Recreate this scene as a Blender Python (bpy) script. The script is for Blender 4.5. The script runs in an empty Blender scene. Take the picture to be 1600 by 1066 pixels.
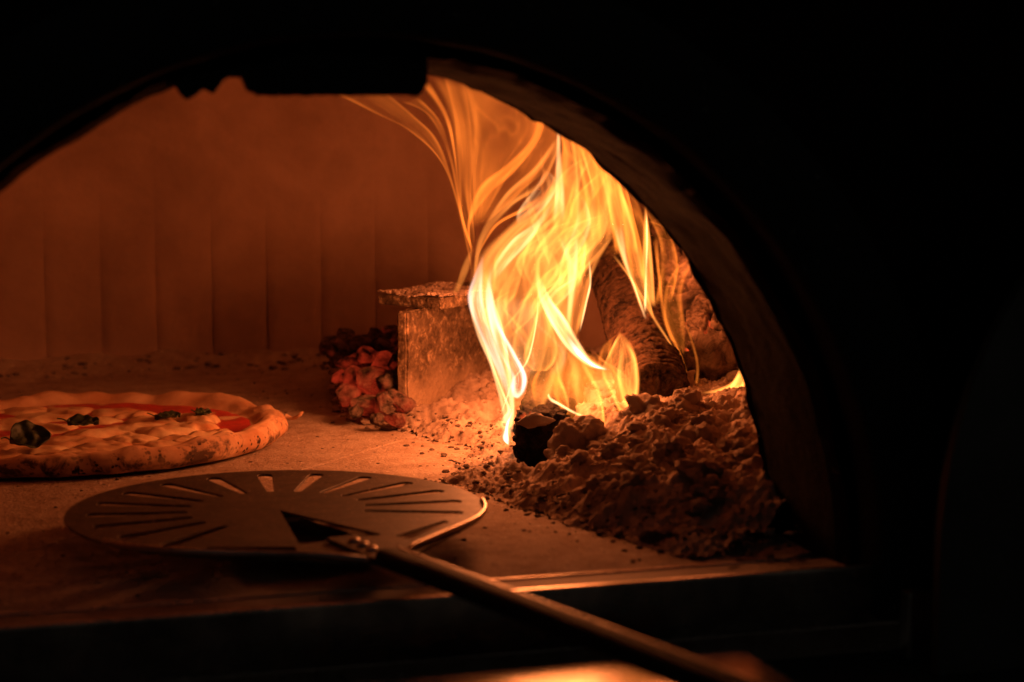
import bpy, bmesh, math, random
from mathutils import Vector, Matrix, noise, Euler

# ---------------------------------------------------------------- camera, world, light, exposure
sc = bpy.context.scene
COL = sc.collection
R = math.radians
FPX, CAM_H = 3200.0, 0.28            # focal length in pixels of a 1600 px wide frame; metres above the oven floor
PITCH, YAW = R(7.1), R(16.4)
cd = bpy.data.cameras.new('camera')
cam = bpy.data.objects.new('camera', cd)
COL.objects.link(cam)
cam.location = (0, 0, CAM_H)
cam.rotation_euler = (R(90) - PITCH, 0, -YAW)
cd.sensor_width = 36.0
cd.lens = 72.0
cd.clip_start, cd.clip_end = 0.02, 50
cd.dof.use_dof = True
cd.dof.focus_distance = 1.55
cd.dof.aperture_fstop = 6.7
sc.camera = cam

w = bpy.data.worlds.new('World')
sc.world = w
w.use_nodes = True
bg = w.node_tree.nodes['Background']
bg.inputs['Color'].default_value = (0.90, 0.80, 0.68, 1)
bg.inputs['Strength'].default_value = 0.018

vs = sc.view_settings
vs.view_transform = 'Standard'
vs.look = 'None'
vs.exposure = 0.0
vs.gamma = 1.0
vs.use_curve_mapping = False
cy = sc.cycles
cy.use_denoising = True
cy.use_adaptive_sampling = True
cy.adaptive_threshold = 0.025
cy.adaptive_min_samples = 10
try:
    cy.denoiser = 'OPENIMAGEDENOISE'
except Exception:
    pass
cy.max_bounces = 5
cy.diffuse_bounces = 2
cy.glossy_bounces = 2
cy.transmission_bounces = 1
cy.volume_bounces = 0
cy.transparent_max_bounces = 32
cy.sample_clamp_indirect = 4.0
cy.sample_clamp_direct = 8.0
cy.caustics_reflective = False
cy.caustics_refractive = False

FIRE_COLOR = (1.0, 0.238, 0.064)


def fire_lamp(name, loc, power, radius, col=FIRE_COLOR):
    l = bpy.data.lights.new(name, 'POINT')
    l.energy = power
    l.color = col
    l.shadow_soft_size = radius
    o = bpy.data.objects.new(name, l)
    o.location = loc
    COL.objects.link(o)
    return o


# the light the flames themselves give
fire_lamp('fire_light', (0.452, 1.500, 0.105), 2.75, 0.035)
fire_lamp('fire_light', (0.495, 1.54, 0.175), 0.75, 0.04)
fire_lamp('fire_light', (0.635, 1.62, 0.150), 0.30, 0.03)

# ---------------------------------------------------------------- helpers
FWD = Vector((math.sin(YAW) * math.cos(PITCH), math.cos(YAW) * math.cos(PITCH), -math.sin(PITCH)))
RGT = Vector((math.cos(YAW), -math.sin(YAW), 0))
UPV = RGT.cross(FWD)
EYE = Vector((0, 0, CAM_H))


def at(x, y, t):
    """point of the place t metres in front of the lens plane that shows at x, y of the 1600 px photograph"""
    return EYE + (FWD + RGT * ((x - 800) / FPX) - UPV * ((y - 533) / FPX)) * t


def floor_at(x, y, z=0.0):
    d = FWD + RGT * ((x - 800) / FPX) - UPV * ((y - 533) / FPX)
    return EYE + d * ((z - CAM_H) / d.z)


def tag(o, label=None, cat=None, group=None, kind=None):
    for k, v in (('label', label), ('category', cat), ('group', group), ('kind', kind)):
        if v:
            o[k] = v
    return o


def empty(name, loc=(0, 0, 0)):
    o = bpy.data.objects.new(name, None)
    o.location = loc
    o.empty_display_size = 0.02
    COL.objects.link(o)
    return o


def link(name, me, mat=None, parent=None, smooth=False):
    if mat is not None and len(me.materials) == 0:
        me.materials.append(mat)
    if smooth:
        for p in me.polygons:
            p.use_smooth = True
    o = bpy.data.objects.new(name, me)
    COL.objects.link(o)
    if parent is not None:
        o.parent = parent
        o.matrix_parent_inverse = Matrix.Translation(-parent.location) if parent.type == 'EMPTY' else Matrix()
    return o


def mesh(name, verts, faces, mat=None, parent=None, smooth=False):
    me = bpy.data.meshes.new(name)
    me.from_pydata([tuple(v) for v in verts], [], faces)
    me.update()
    return link(name, me, mat, parent, smooth)


def from_bm(name, bm, mat=None, parent=None, smooth=False):
    bmesh.ops.recalc_face_normals(bm, faces=bm.faces[:])
    me = bpy.data.meshes.new(name)
    bm.to_mesh(me)
    bm.free()
    return link(name, me, mat, parent, smooth)


def box_bm(x0, x1, y0, y1, z0, z1, bevel=0.0, seg=2):
    bm = bmesh.new()
    bmesh.ops.create_cube(bm, size=1)
    for v in bm.verts:
        v.co = Vector(((x0 + x1) / 2 + v.co.x * (x1 - x0), (y0 + y1) / 2 + v.co.y * (y1 - y0), (z0 + z1) / 2 + v.co.z * (z1 - z0)))
    if bevel:
        bmesh.ops.bevel(bm, geom=bm.edges[:], offset=bevel, segments=seg, affect='EDGES', profile=0.6)
    return bm


def fbm(p, s, o=4, h=1.0):
    return noise.fractal(Vector(p) * s, h, 2.0, o)


# ---------------------------------------------------------------- materials
class N:
    def __init__(self, name):
        self.m = bpy.data.materials.new(name)
        self.m.use_nodes = True
        self.t = self.m.node_tree
        self.t.nodes.clear()
        self.out = self.t.nodes.new('ShaderNodeOutputMaterial')

    def n(self, typ, **kw):
        nd = self.t.nodes.new(typ)
        for k, v in kw.items():
            if k in nd.inputs:
                nd.inputs[k].default_value = v
            else:
                setattr(nd, k, v)
        return nd

    def l(self, a, b):
        self.t.links.new(a, b)

    def coord(self, scale=(1, 1, 1), kind='Object'):
        tc = self.n('ShaderNodeTexCoord')
        mp = self.n('ShaderNodeMapping')
        mp.inputs['Scale'].default_value = scale
        self.l(tc.outputs[kind], mp.inputs['Vector'])
        return mp.outputs['Vector']

    def noise(self, vec, scale, detail=6, rough=0.6, dist=0.0):
        nd = self.n('ShaderNodeTexNoise')
        nd.inputs['Scale'].default_value = scale
        nd.inputs['Detail'].default_value = detail
        nd.inputs['Roughness'].default_value = rough
        nd.inputs['Distortion'].default_value = dist
        self.l(vec, nd.inputs['Vector'])
        return nd.outputs['Fac']

    def voro(self, vec, scale, feature='F1'):
        nd = self.n('ShaderNodeTexVoronoi')
        nd.feature = feature
        nd.inputs['Scale'].default_value = scale
        self.l(vec, nd.inputs['Vector'])
        return nd.outputs['Distance']

    def ramp(self, fac, stops):
        nd = self.n('ShaderNodeValToRGB')
        e = nd.color_ramp.elements
        while len(e) < len(stops):
            e.new(0.5)
        for i, (p, c) in enumerate(stops):
            e[i].position = p
            if not isinstance(c, (tuple, list)):
                c = (c, c, c)
            e[i].color = (c[0], c[1], c[2], 1)
        self.l(fac, nd.inputs['Fac'])
        return nd.outputs['Color']

    def mix(self, fac, a, b, blend='MIX'):
        nd = self.n('ShaderNodeMix')
        nd.data_type = 'RGBA'
        nd.blend_type = blend
        for s, v in ((0, fac), (6, a), (7, b)):
            if hasattr(v, 'links') or hasattr(v, 'is_linked'):
                self.l(v, nd.inputs[s])
            else:
                nd.inputs[s].default_value = v if s == 0 else (v[0], v[1], v[2], 1)
        return nd.outputs[2]

    def math(self, op, a, b=0.0):
        nd = self.n('ShaderNodeMath')
        nd.operation = op
        for s, v in ((0, a), (1, b)):
            if hasattr(v, 'is_linked'):
                self.l(v, nd.inputs[s])
            else:
                nd.inputs[s].default_value = v
        return nd.outputs[0]

    def bump(self, h, strength=0.5, dist=0.002, normal=None):
        nd = self.n('ShaderNodeBump')
        nd.inputs['Strength'].default_value = strength
        nd.inputs['Distance'].default_value = dist
        self.l(h, nd.inputs['Height'])
        if normal is not None:
            self.l(normal, nd.inputs['Normal'])
        return nd.outputs['Normal']

    def bsdf(self, color, rough=0.9, metal=0.0, normal=None, spec=0.3, **kw):
        b = self.n('ShaderNodeBsdfPrincipled')
        for s, v in (('Base Color', color), ('Roughness', rough), ('Metallic', metal)):
            if hasattr(v, 'is_linked'):
                self.l(v, b.inputs[s])
            else:
                b.inputs[s].default_value = (v[0], v[1], v[2], 1) if isinstance(v, (tuple, list)) else v
        b.inputs['Specular IOR Level'].default_value = spec
        if normal is not None:
            self.l(normal, b.inputs['Normal'])
        for k, v in kw.items():
            b.inputs[k].default_value = v
        self.l(b.outputs[0], self.out.inputs['Surface'])
        self.b = b
        return b


def mat_floor():
    g = N('oven_floor_stone')
    v = g.coord()
    big = g.noise(v, 7, 5, 0.6, 0.3)
    mid = g.noise(v, 45, 6, 0.65)
    fine = g.noise(v, 420, 3, 0.7)
    c = g.ramp(big, [(0.3, (0.33, 0.255, 0.205)), (0.7, (0.50, 0.40, 0.325))])
    c = g.mix(g.ramp(mid, [(0.42, 0.0), (0.60, 0.75)]), c, (0.30, 0.215, 0.16))
    specks = g.ramp(g.noise(v, 150, 4, 0.75, 0.4), [(0.615, 0.0), (0.675, 0.9)])
    c = g.mix(specks, c, (0.07, 0.05, 0.04))
    light = g.ramp(g.noise(v, 230, 2, 0.5, 0.2), [(0.66, 0.0), (0.70, 0.8)])
    c = g.mix(light, c, (0.68, 0.60, 0.53))
    n1 = g.bump(fine, 0.9, 0.0016)
    n2 = g.bump(g.noise(v, 95, 5, 0.7, 0.3), 0.7, 0.0035, n1)
    g.bsdf(c, 0.92, 0, n2, 0.15)
    return g.m


def mat_brick():
    g = N('oven_brick')
    v = g.n('ShaderNodeNewGeometry').outputs['Position']
    oi = g.n('ShaderNodeObjectInfo')
    big = g.noise(v, 9, 6, 0.62, 0.4)
    c = g.ramp(big, [(0.3, (0.29, 0.180, 0.125)), (0.7, (0.46, 0.300, 0.215))])
    c = g.mix(g.ramp(oi.outputs['Random'], [(0, 0.0), (1, 0.05)]), c, (0.24, 0.12, 0.08))
    soot = g.ramp(g.noise(v, 3.2, 5, 0.6, 0.6), [(0.44, 0.0), (0.66, 0.75)])
    c = g.mix(soot, c, (0.11, 0.066, 0.050))
    # ash dust and scorching near the foot of the bricks: a stain with a ragged top
    sep = g.n('ShaderNodeSeparateXYZ')
    g.l(v, sep.inputs[0])
    zz = g.math('ADD', sep.outputs['Z'], g.math('MULTIPLY', g.noise(v, 18, 5, 0.6), 0.05))
    c = g.mix(g.ramp(zz, [(0.035, 0.75), (0.060, 0.0)]), c, (0.36, 0.24, 0.185))
    n1 = g.bump(g.noise(v, 60, 8, 0.7), 0.6, 0.0025)
    g.bsdf(c, 0.95, 0, n1, 0.1)
    return g.m


def mat_black(name, col, rough, spec=0.3, bump=0.3, scale=120):
    g = N(name)
    v = g.coord()
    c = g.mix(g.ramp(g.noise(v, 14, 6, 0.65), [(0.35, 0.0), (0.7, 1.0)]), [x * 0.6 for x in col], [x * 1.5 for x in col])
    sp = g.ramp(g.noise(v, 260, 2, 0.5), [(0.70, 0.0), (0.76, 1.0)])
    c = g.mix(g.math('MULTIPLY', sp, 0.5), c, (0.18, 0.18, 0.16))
    g.bsdf(c, rough, 0, g.bump(g.noise(v, scale, 6, 0.6), bump, 0.002), spec)
    return g.m


def mat_arch():
    g = N('arch_brick')
    v = g.coord()
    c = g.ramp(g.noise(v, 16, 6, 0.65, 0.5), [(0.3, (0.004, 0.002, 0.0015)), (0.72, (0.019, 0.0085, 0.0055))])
    st = g.n('ShaderNodeMapping')
    st.inputs['Scale'].default_value = (60, 14, 9)
    g.l(v, st.inputs['Vector'])
    c = g.mix(g.ramp(g.noise(st.outputs[0], 1.0, 5, 0.6), [(0.46, 0.0), (0.62, 0.75)]), c, (0.014, 0.009, 0.008))
    g.bsdf(c, 0.93, 0, g.bump(g.noise(v, 90, 7, 0.68), 0.7, 0.003), 0.02)
    return g.m


def mat_ash(name, dark=(0.22, 0.16, 0.125), lite=(0.50, 0.385, 0.31), sc_=38):
    g = N(name)
    v = g.coord()
    c = g.ramp(g.noise(v, sc_, 7, 0.68, 0.3), [(0.34, dark), (0.62, lite)])
    c = g.mix(g.ramp(g.noise(v, 190, 4, 0.7), [(0.62, 0.0), (0.70, 0.6)]), c, (0.09, 0.068, 0.055))
    g.bsdf(c, 0.98, 0, g.bump(g.noise(v, 330, 5, 0.75), 0.8, 0.0016), 0.05)
    return g.m


def mat_bark(name, dark, lite, ember=0.0, scale=1.0):
    g = N(name)
    v = g.coord((1, 1, 1))
    oi = g.n('ShaderNodeAttribute')
    oi.attribute_name = 'crack'
    big = g.noise(v, 75 * scale, 7, 0.75, 0.6)
    c = g.ramp(big, [(0.38, dark), (0.60, lite)])
    cr = oi.outputs['Fac']
    c = g.mix(g.ramp(cr, [(0.25, 0.0), (0.85, 0.9)]), c, (0.012, 0.009, 0.008))
    n1 = g.bump(g.noise(v, 190, 6, 0.75), 1.0, 0.0034)
    b = g.bsdf(c, 0.95, 0, n1, 0.1)
    if ember:
        e = g.math('MULTIPLY', g.ramp(g.noise(v, 42, 3, 0.5, 0.4), [(0.56, 0.0), (0.70, 1.0)]), g.ramp(cr, [(0.35, 0.0), (0.8, 1.0)]))
        b.inputs['Emission Color'].default_value = (1.0, 0.10, 0.02, 1)
        g.l(g.math('MULTIPLY', e, ember), b.inputs['Emission Strength'])
    return g.m


def mat_coal():
    g = N('glowing_coal')
    v = g.coord()
    oi = g.n('ShaderNodeObjectInfo')
    nz = g.noise(v, 1.6, 6, 0.7, 0.4)
    c = g.ramp(nz, [(0.35, (0.045, 0.03, 0.025)), (0.65, (0.34, 0.25, 0.205))])
    off = g.math('MULTIPLY', g.math('SUBTRACT', oi.outputs['Random'], 0.55), 0.40)
    e = g.ramp(g.math('ADD', g.noise(v, 0.75, 3, 0.55, 0.2), off), [(0.46, 0.0), (0.78, 1.0)])
    b = g.bsdf(c, 0.95, 0, g.bump(g.noise(v, 6, 6, 0.7), 0.7, 0.10), 0.08)
    b.inputs['Emission Color'].default_value = (1.0, 0.055, 0.016, 1)
    g.l(g.math('MULTIPLY', e, 0.29), b.inputs['Emission Strength'])
    return g.m


def mat_rust():
    g = N('rusty_iron')
    v = g.coord()
    c = g.ramp(g.noise(v, 120, 8, 0.8, 0.5), [(0.38, (0.04, 0.027, 0.018)), (0.54, (0.14, 0.095, 0.058)), (0.65, (0.44, 0.32, 0.21))])
    pit = g.voro(v, 260)
    n1 = g.bump(pit, 0.5, 0.0016)
    n2 = g.bump(g.noise(v, 210, 6, 0.75), 0.6, 0.0016, n1)
    sep = g.n('ShaderNodeSeparateXYZ')
    g.l(v, sep.inputs[0])
    zz = g.math('ADD', sep.outputs['Z'], g.math('MULTIPLY', g.noise(v, 30, 6, 0.7), 0.07))
    c = g.mix(g.ramp(zz, [(0.055, 0.85), (0.085, 0.0)]), c, (0.36, 0.26, 0.18))
    r = g.ramp(g.noise(v, 120, 4, 0.6), [(0.4, 0.65), (0.7, 0.95)])
    g.bsdf(c, r, 0.0, n2, 0.2)
    return g.m


def mat_steel(name, col, rough, metal=1.0, scratch=0.25, dusty=False):
    g = N(name)
    v = g.coord()
    st = g.n('ShaderNodeMapping')
    st.inputs['Scale'].default_value = (12, 160, 40)
    g.l(v, st.inputs['Vector'])
    nz = g.noise(st.outputs[0], 1.5, 6, 0.7)
    bl = g.noise(v, 26, 6, 0.65, 0.4)
    c = g.mix(g.ramp(bl, [(0.35, 0.0), (0.68, 0.85)]), col, [x * 0.28 for x in col])
    if dusty:
        c = g.mix(g.ramp(g.noise(v, 85, 6, 0.72, 0.5), [(0.42, 0.0), (0.66, 0.8)]), c, [x * 0.3 for x in col])
        c = g.mix(g.ramp(g.noise(v, 300, 3, 0.6), [(0.60, 0.0), (0.70, 0.6)]), c, (0.33, 0.27, 0.22))
        nz = g.math('ADD', nz, g.math('MULTIPLY', g.noise(v, 60, 5, 0.7), 0.8))
    rr = g.math('ADD', g.math('MULTIPLY', nz, scratch), rough)
    g.bsdf(c, rr, metal, g.bump(nz, 0.12, 0.0006), 0.5)
    return g.m


def mat_crust():
    g = N('pizza_crust')
    v = g.coord()
    at_ = g.n('ShaderNodeAttribute')
    at_.attribute_name = 'char'
    c = g.ramp(g.noise(v, 26, 6, 0.6, 0.3), [(0.3, (0.52, 0.27, 0.14)), (0.7, (0.76, 0.53, 0.34))])
    patch = g.ramp(g.noise(v, 24, 4, 0.6), [(0.36, 0.0), (0.52, 1.0)])
    vd = g.n('ShaderNodeTexVoronoi')
    vd.inputs['Scale'].default_value = 260
    mpv = g.n('ShaderNodeMix')
    mpv.data_type = 'VECTOR'
    g.l(v, vd.inputs['Vector'])
    dots = g.ramp(g.math('SUBTRACT', vd.outputs['Distance'], g.math('MULTIPLY', g.math('SUBTRACT', g.noise(v, 75, 3, 0.6), 0.55), 2.2)), [(0.24, 1.0), (0.40, 0.0)])
    k = g.math('MULTIPLY', g.math('MULTIPLY', dots, patch), at_.outputs['Fac'])
    c = g.mix(g.math('MULTIPLY', g.math('MULTIPLY', patch, at_.outputs['Fac']), 0.45), c, (0.30, 0.12, 0.05))
    c = g.mix(k, c, (0.025, 0.014, 0.010))
    big = g.math('MULTIPLY', g.ramp(g.noise(v, 38, 6, 0.7, 0.5), [(0.485, 0.0), (0.575, 0.9)]), at_.outputs['Fac'])
    c = g.mix(big, c, (0.05, 0.026, 0.016))
    b = g.bsdf(c, 0.8, 0, g.bump(g.noise(v, 120, 6, 0.65), 0.5, 0.0015), 0.25)
    b.inputs['Subsurface Weight'].default_value = 0.08
    b.inputs['Subsurface Radius'].default_value = (0.01, 0.005, 0.002)
    b.inputs['Subsurface Scale'].default_value = 0.4
    return g.m


def mat_simple(name, a, b_, scale, rough, bump=0.3, spec=0.4, bd=0.002, dist=0.3):
    g = N(name)
    v = g.coord()
    c = g.ramp(g.noise(v, scale, 6, 0.62, dist), [(0.33, a), (0.67, b_)])
    g.bsdf(c, rough, 0, g.bump(g.noise(v, scale * 3.5, 6, 0.65), bump, bd), spec)
    return g.m


def mat_flame(name, col, strength):
    g = N(name)
    e = g.n('ShaderNodeEmission')
    e.inputs['Color'].default_value = (col[0], col[1], col[2], 1)
    e.inputs['Strength'].default_value = strength
    g.l(e.outputs[0], g.out.inputs['Volume'])
    return g.m


M = dict(
    floor=mat_floor(), brick=mat_brick(), arch=mat_arch(),
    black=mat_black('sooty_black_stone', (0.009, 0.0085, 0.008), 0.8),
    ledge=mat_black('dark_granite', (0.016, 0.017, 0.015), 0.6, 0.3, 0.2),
    door=mat_black('blackened_sheet_iron', (0.055, 0.055, 0.05), 0.5, 0.4, 0.15, 60),
    ash=mat_ash('grey_wood_ash'), lump=mat_ash('pale_ash_lump', (0.24, 0.17, 0.13), (0.56, 0.44, 0.36), 60),
    crumb=mat_ash('charcoal_crumb', (0.03, 0.022, 0.018), (0.22, 0.16, 0.125), 90),
    bark=mat_bark('scorched_bark', (0.014, 0.009, 0.007), (0.105, 0.060, 0.037), 0.0),
    charred=mat_bark('black_charcoal', (0.007, 0.006, 0.005), (0.045, 0.032, 0.025), 0.6),
    ashbark=mat_bark('ash_whitened_char', (0.075, 0.048, 0.034), (0.30, 0.205, 0.15), 0.9),
    emberlog=mat_bark('red_hot_wood', (0.10, 0.05, 0.03), (0.40, 0.25, 0.18), 1.6),
    coal=mat_coal(), rust=mat_rust(),
    peel=mat_steel('dull_peel_steel', (0.100, 0.070, 0.050), 0.38, 0.45, 0.25, True),
    handle=mat_simple('matt_black_handle', (0.006, 0.005, 0.005), (0.014, 0.012, 0.011), 70, 0.75, 0.2, 0.08),
    rivet=mat_steel('bright_rivet_steel', (0.62, 0.56, 0.5), 0.25),
    edging=mat_simple('front_edging_stone', (0.20, 0.14, 0.105), (0.33, 0.24, 0.185), 40, 0.7, 0.3, 0.3),
    lip=mat_steel('floor_lip_steel', (0.66, 0.54, 0.45), 0.16, 1.0),
    sill=mat_steel('polished_sill_steel', (0.56, 0.50, 0.45), 0.12, 1.0, 0.12),
    crust=mat_crust(),
    sauce=mat_simple('tomato_sauce', (0.42, 0.022, 0.022), (0.66, 0.06, 0.05), 60, 0.32, 0.5, 0.5),
    cheese=mat_simple('melted_mozzarella', (0.60, 0.27, 0.12), (0.84, 0.70, 0.44), 34, 0.38, 0.3, 0.5, 0.0015),
    basil=mat_simple('basil', (0.012, 0.022, 0.008), (0.035, 0.055, 0.018), 90, 0.5, 0.4, 0.4),
)

# ---------------------------------------------------------------- the oven: floor, wall bricks, dome, arch
XC, YC, RAD = 0.229, 1.56, 0.50
AX, AZ = 0.288, 0.295                 # half width and rise of the mouth
YN, YF = 1.070, 1.185                 # outer and inner face of the mouth


def clip_disc(side):
    """half of the round floor, parted by the slanting joint"""
    p, q = Vector((0.269, 1.464)), Vector((0.325, 1.522))
    d = (q - p).normalized()
    nrm = Vector((-d.y, d.x)) * side
    bm = bmesh.new()
    pts = []
    for i in range(96):
        a = i / 96 * 2 * math.pi
        r_ = RAD + 0.03
        x, y = XC + r_ * math.cos(a), YC + r_ * math.sin(a)
        if y < 1.0948:
            y = 1.0948
        pts.append(Vector((x, y)))
    poly = []
    g = 0.0005
    for i in range(len(pts)):
        a, b = pts[i], pts[(i + 1) % len(pts)]
        da, db = (a - p).dot(nrm) - g, (b - p).dot(nrm) - g
        if da >= 0:
            poly.append(a)
        if da * db < 0:
            poly.append(a + (b - a) * (da / (da - db)))
    clean = []
    for v in poly:
        if not clean or (v - clean[-1]).length > 1e-4:
            clean.append(v)
    vs_ = [bm.verts.new((v.x, v.y, 0)) for v in clean]
    f = bm.faces.new(vs_)
    ext = bmesh.ops.extrude_face_region(bm, geom=[f])
    for v in ext['geom']:
        if isinstance(v, bmesh.types.BMVert):
            v.co.z = -0.03
    top = [e for e in bm.edges if all(abs(v.co.z) < 1e-6 for v in e.verts)]
    bmesh.ops.bevel(bm, geom=top, offset=0.0007, segments=1, affect='EDGES')
    return bm


base = from_bm('oven_floor', box_bm(-0.35, 0.80, 1.0950, 2.12, -0.06, -0.0305), M['floor'])
tag(base, 'round stone floor of the oven', None, None, 'structure')
for s in (1, -1):
    from_bm('floor_slab', clip_disc(s), M['floor'], base)

# edging along the front of the floor: a low steel lip
lip_b = box_bm(-0.30, 0.80, 1.0560, 1.0925, -0.03, 0.0012, 0.0012, 3)
lipo = from_bm('floor_edging', lip_b, M['edging'], base)
lip2 = from_bm('raised_rim', box_bm(-0.30, 0.80, 1.0510, 1.0555, -0.03, 0.0056, 0.0016, 3), M['lip'], lipo)
from_bm('inner_rim', box_bm(-0.30, 0.80, 1.0926, 1.0946, -0.03, 0.0022, 0.0008, 2), M['lip'], lipo)

# wall of tall bricks standing on end
wall = empty('oven_wall', (XC, YC, 0))
tag(wall, 'curved back wall of the oven in tall upright bricks', None, None, 'structure')
NB = 57
wa = 2 * math.pi / NB


def stave_mesh(seed):
    rnd = random.Random(seed)
    bm = bmesh.new()
    full = RAD * math.tan(wa / 2)
    gap = 0.00010 + (rnd.random() ** 2) * 0.0006
    half = full - gap
    zs = [0.0, 0.004, 0.03, 0.06, 0.09, 0.12, 0.15, 0.18, 0.21, 0.25, 0.29]
    xs = [-1, -0.97, -0.6, -0.2, 0.2, 0.6, 0.97, 1]
    grid = []
    for z in zs:
        row = []
        for x in xs:
            cl = 1 - max(0, min(1, (z - 0.05) / 0.12))
            edge = 0.0010 * cl if abs(x) == 1 else 0.0
            half = full - gap * cl - 0.00001
            ez = 0.001 if z == zs[0] else 0.0
            lean = 0.10 * max(0, z - 0.12) ** 2 / 0.17 * 2.0
            wob = 0.0007 * noise.noise(Vector((x * 1.5, z * 30, seed * 7.3))) * cl
            jag = 0.0007 * noise.noise(Vector((x * 3, z * 90, seed * 3.1 + 9))) * cl if abs(x) >= 0.97 else 0
            row.append(bm.verts.new((x * half * (1 - lean / RAD) + jag, math.sqrt(RAD * RAD - (x * half) ** 2) + edge + ez - lean + wob, z)))
        grid.append(row)
    for i in range(len(zs) - 1):
        for j in range(len(xs) - 1):
            bm.faces.new((grid[i][j], grid[i][j + 1], grid[i + 1][j + 1], grid[i + 1][j])).smooth = True
    # body behind the face
    back = [[bm.verts.new((s * half, RAD + 0.055, z)) for s in (-1, 1)] for z in (zs[0], zs[-1])]
    bm.faces.new((back[0][1], back[0][0], back[1][0], back[1][1]))
    bm.faces.new([grid[0][j] for j in range(len(xs))][::-1] + [back[0][0], back[0][1]])
    bm.faces.new([grid[-1][j] for j in range(len(xs))] + [back[1][1], back[1][0]])
    bm.faces.new([grid[i][0] for i in range(len(zs))] + [back[1][0], back[0][0]])
    bm.faces.new([grid[i][-1] for i in range(len(zs))][::-1] + [back[0][1], back[1][1]])
    bmesh.ops.recalc_face_normals(bm, faces=bm.faces[:])
    for ed in bm.edges:
        ed.smooth = all(fc.smooth for fc in ed.link_faces)
    me = bpy.data.meshes.new('brick')
    bm.to_mesh(me)
    bm.free()
    me.materials.append(M['brick'])
    return me


stv = [stave_mesh(k) for k in range(6)]
rb = random.Random(5)
for i in range(NB):
    a = (i + 0.61) * wa                     # 0 = straight back
    y = YC + RAD * math.cos(a)
    if y < YF - 0.02:
        continue
    o = bpy.data.objects.new('brick', stv[rb.randrange(6)])
    COL.objects.link(o)
    o.parent = wall
    o.rotation_euler = (0, 0, -a)
    jr = rb.uniform(-0.0002, 0.0002)
    o.location = (math.sin(a) * jr, math.cos(a) * jr, 0)


def lathe(name, prof, seg, mat, parent=None, cx=XC, cy_=YC):
    v, f = [], []
    for (r_, z) in prof:
        for k in range(seg):
            a = k / seg * 2 * math.pi
            v.append((cx + r_ * math.cos(a), max(cy_ + r_ * math.sin(a), YF - 0.012 + 0.004 * (r_ > RAD)), z))
    for i in range(len(prof) - 1):
        for k in range(seg):
            k2 = (k + 1) % seg
            q = (i * seg + k, i * seg + k2, (i + 1) * seg + k2, (i + 1) * seg + k)
            if all(v[c][1] < YF + 0.002 for c in q) and min(v[c][2] for c in q) < 0.30:
                continue                      # left open behind the mouth
            f.append(q)
    return mesh(name, v, f, mat, parent, True)


v, f = [], []
for i in range(121):
    a = -2.42 + 4.84 * i / 120
    for z in (0.0, 0.2905):
        v.append((XC + (RAD + 0.056) * math.sin(a), YC + (RAD + 0.056) * math.cos(a), z))
for i in range(120):
    f.append((i * 2, i * 2 + 2, i * 2 + 3, i * 2 + 1))
mesh('leak_backing', v, f, M['brick'], wall, True)  # added backing sheet behind the bricks, stops outside light leaking through the joints

prof = [(RAD - 0.0335, 0.2903)]
for k in range(1, 13):
    a = k / 12 * math.pi / 2
    prof.append(((RAD - 0.0335) * math.cos(a) + 1e-4, 0.2903 + 0.15 * math.sin(a)))
prof = [(RAD + 0.06, 0.2902)] + prof
dome = lathe('oven_dome', prof, 96, M['brick'])
tag(dome, 'domed brick ceiling of the oven', None, None, 'structure')

# front wall with the arched mouth
facade = empty('oven_front', (XC, YN, 0))
tag(facade, 'sooty black front of the oven with its arched mouth', None, None, 'structure')


def arch_pt(a, k=1.0, dz=0.0):
    return XC + AX * k * math.cos(a), AZ * k * math.sin(a) + dz


def arch_wall():
    n, m = 150, 14
    v, f = [], []
    zb = -0.03
    for j in range(m + 1):
        y = YN + (YF - YN) * j / m
        for i in range(n + 1):
            a = math.pi * i / n
            x, z = arch_pt(a)
            wgt = math.sin(a)
            d = 0.0022 * fbm((x, y * 0.8, z), 16, 4) + 0.0012 * fbm((x, y, z), 70, 3)
            if j == 0:
                d -= 0.004
            d += 0.0015 * (1 if (int(a / 0.155) % 2) else 0) * (0.5 if 0 < j < m else 1)
            rr = 1.0 - d / AX
            x, z = arch_pt(a, rr)
            v.append((x, y, z if 0 < i < n else zb))
    W = n + 1
    for j in range(m):
        for i in range(n):
            f.append((j * W + i, j * W + i + 1, (j + 1) * W + i + 1, (j + 1) * W + i))
    # front and back faces out to a rectangle
    def outer(i):
        a = math.pi * i / n
        c, s = math.cos(a), math.sin(a)
        k = min(1.45 / max(abs(c), 1e-6), 0.95 / max(s, 1e-6))
        return XC + c * k, max(s * k, zb) if 0 < i < n else zb
    for j, y in ((0, YN), (m, YF)):
        b = len(v)
        for i in range(n + 1):
            x, z = outer(i)
            v.append((x, y, z))
        for i in range(n):
            q = (j * W + i, b + i, b + i + 1, j * W + i + 1)
            f.append(q if j else q[::-1])
    return v, f


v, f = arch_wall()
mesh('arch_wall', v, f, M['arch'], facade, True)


def ring(name, k0, k1, y0, y1, mat, parent, wob=0.0):
    n = 72
    v, f = [], []
    prof_ = [(k0, y1), (k0, y0 + 0.004), (k0 + 0.012, y0), (k1 - 0.012, y0), (k1, y0 + 0.004), (k1, y1)]
    for i in range(n + 1):
        a = math.pi * i / n
        for (k, y) in prof_:
            x, z = arch_pt(a, k + wob * noise.noise(Vector((i * 0.4, k * 9, y * 20))))
            v.append((x, y, max(z, -0.025) if 0 < i < n else -0.025))
    m = len(prof_)
    for i in range(n):
        for j in range(m - 1):
            f.append((i * m + j, i * m + j + 1, (i + 1) * m + j + 1, (i + 1) * m + j))
    return mesh(name, v, f, mat, parent, True)


ring('arch_moulding', 1.035, 1.20, 1.040, YN - 0.0005, M['black'], facade, 0.004)

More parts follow.
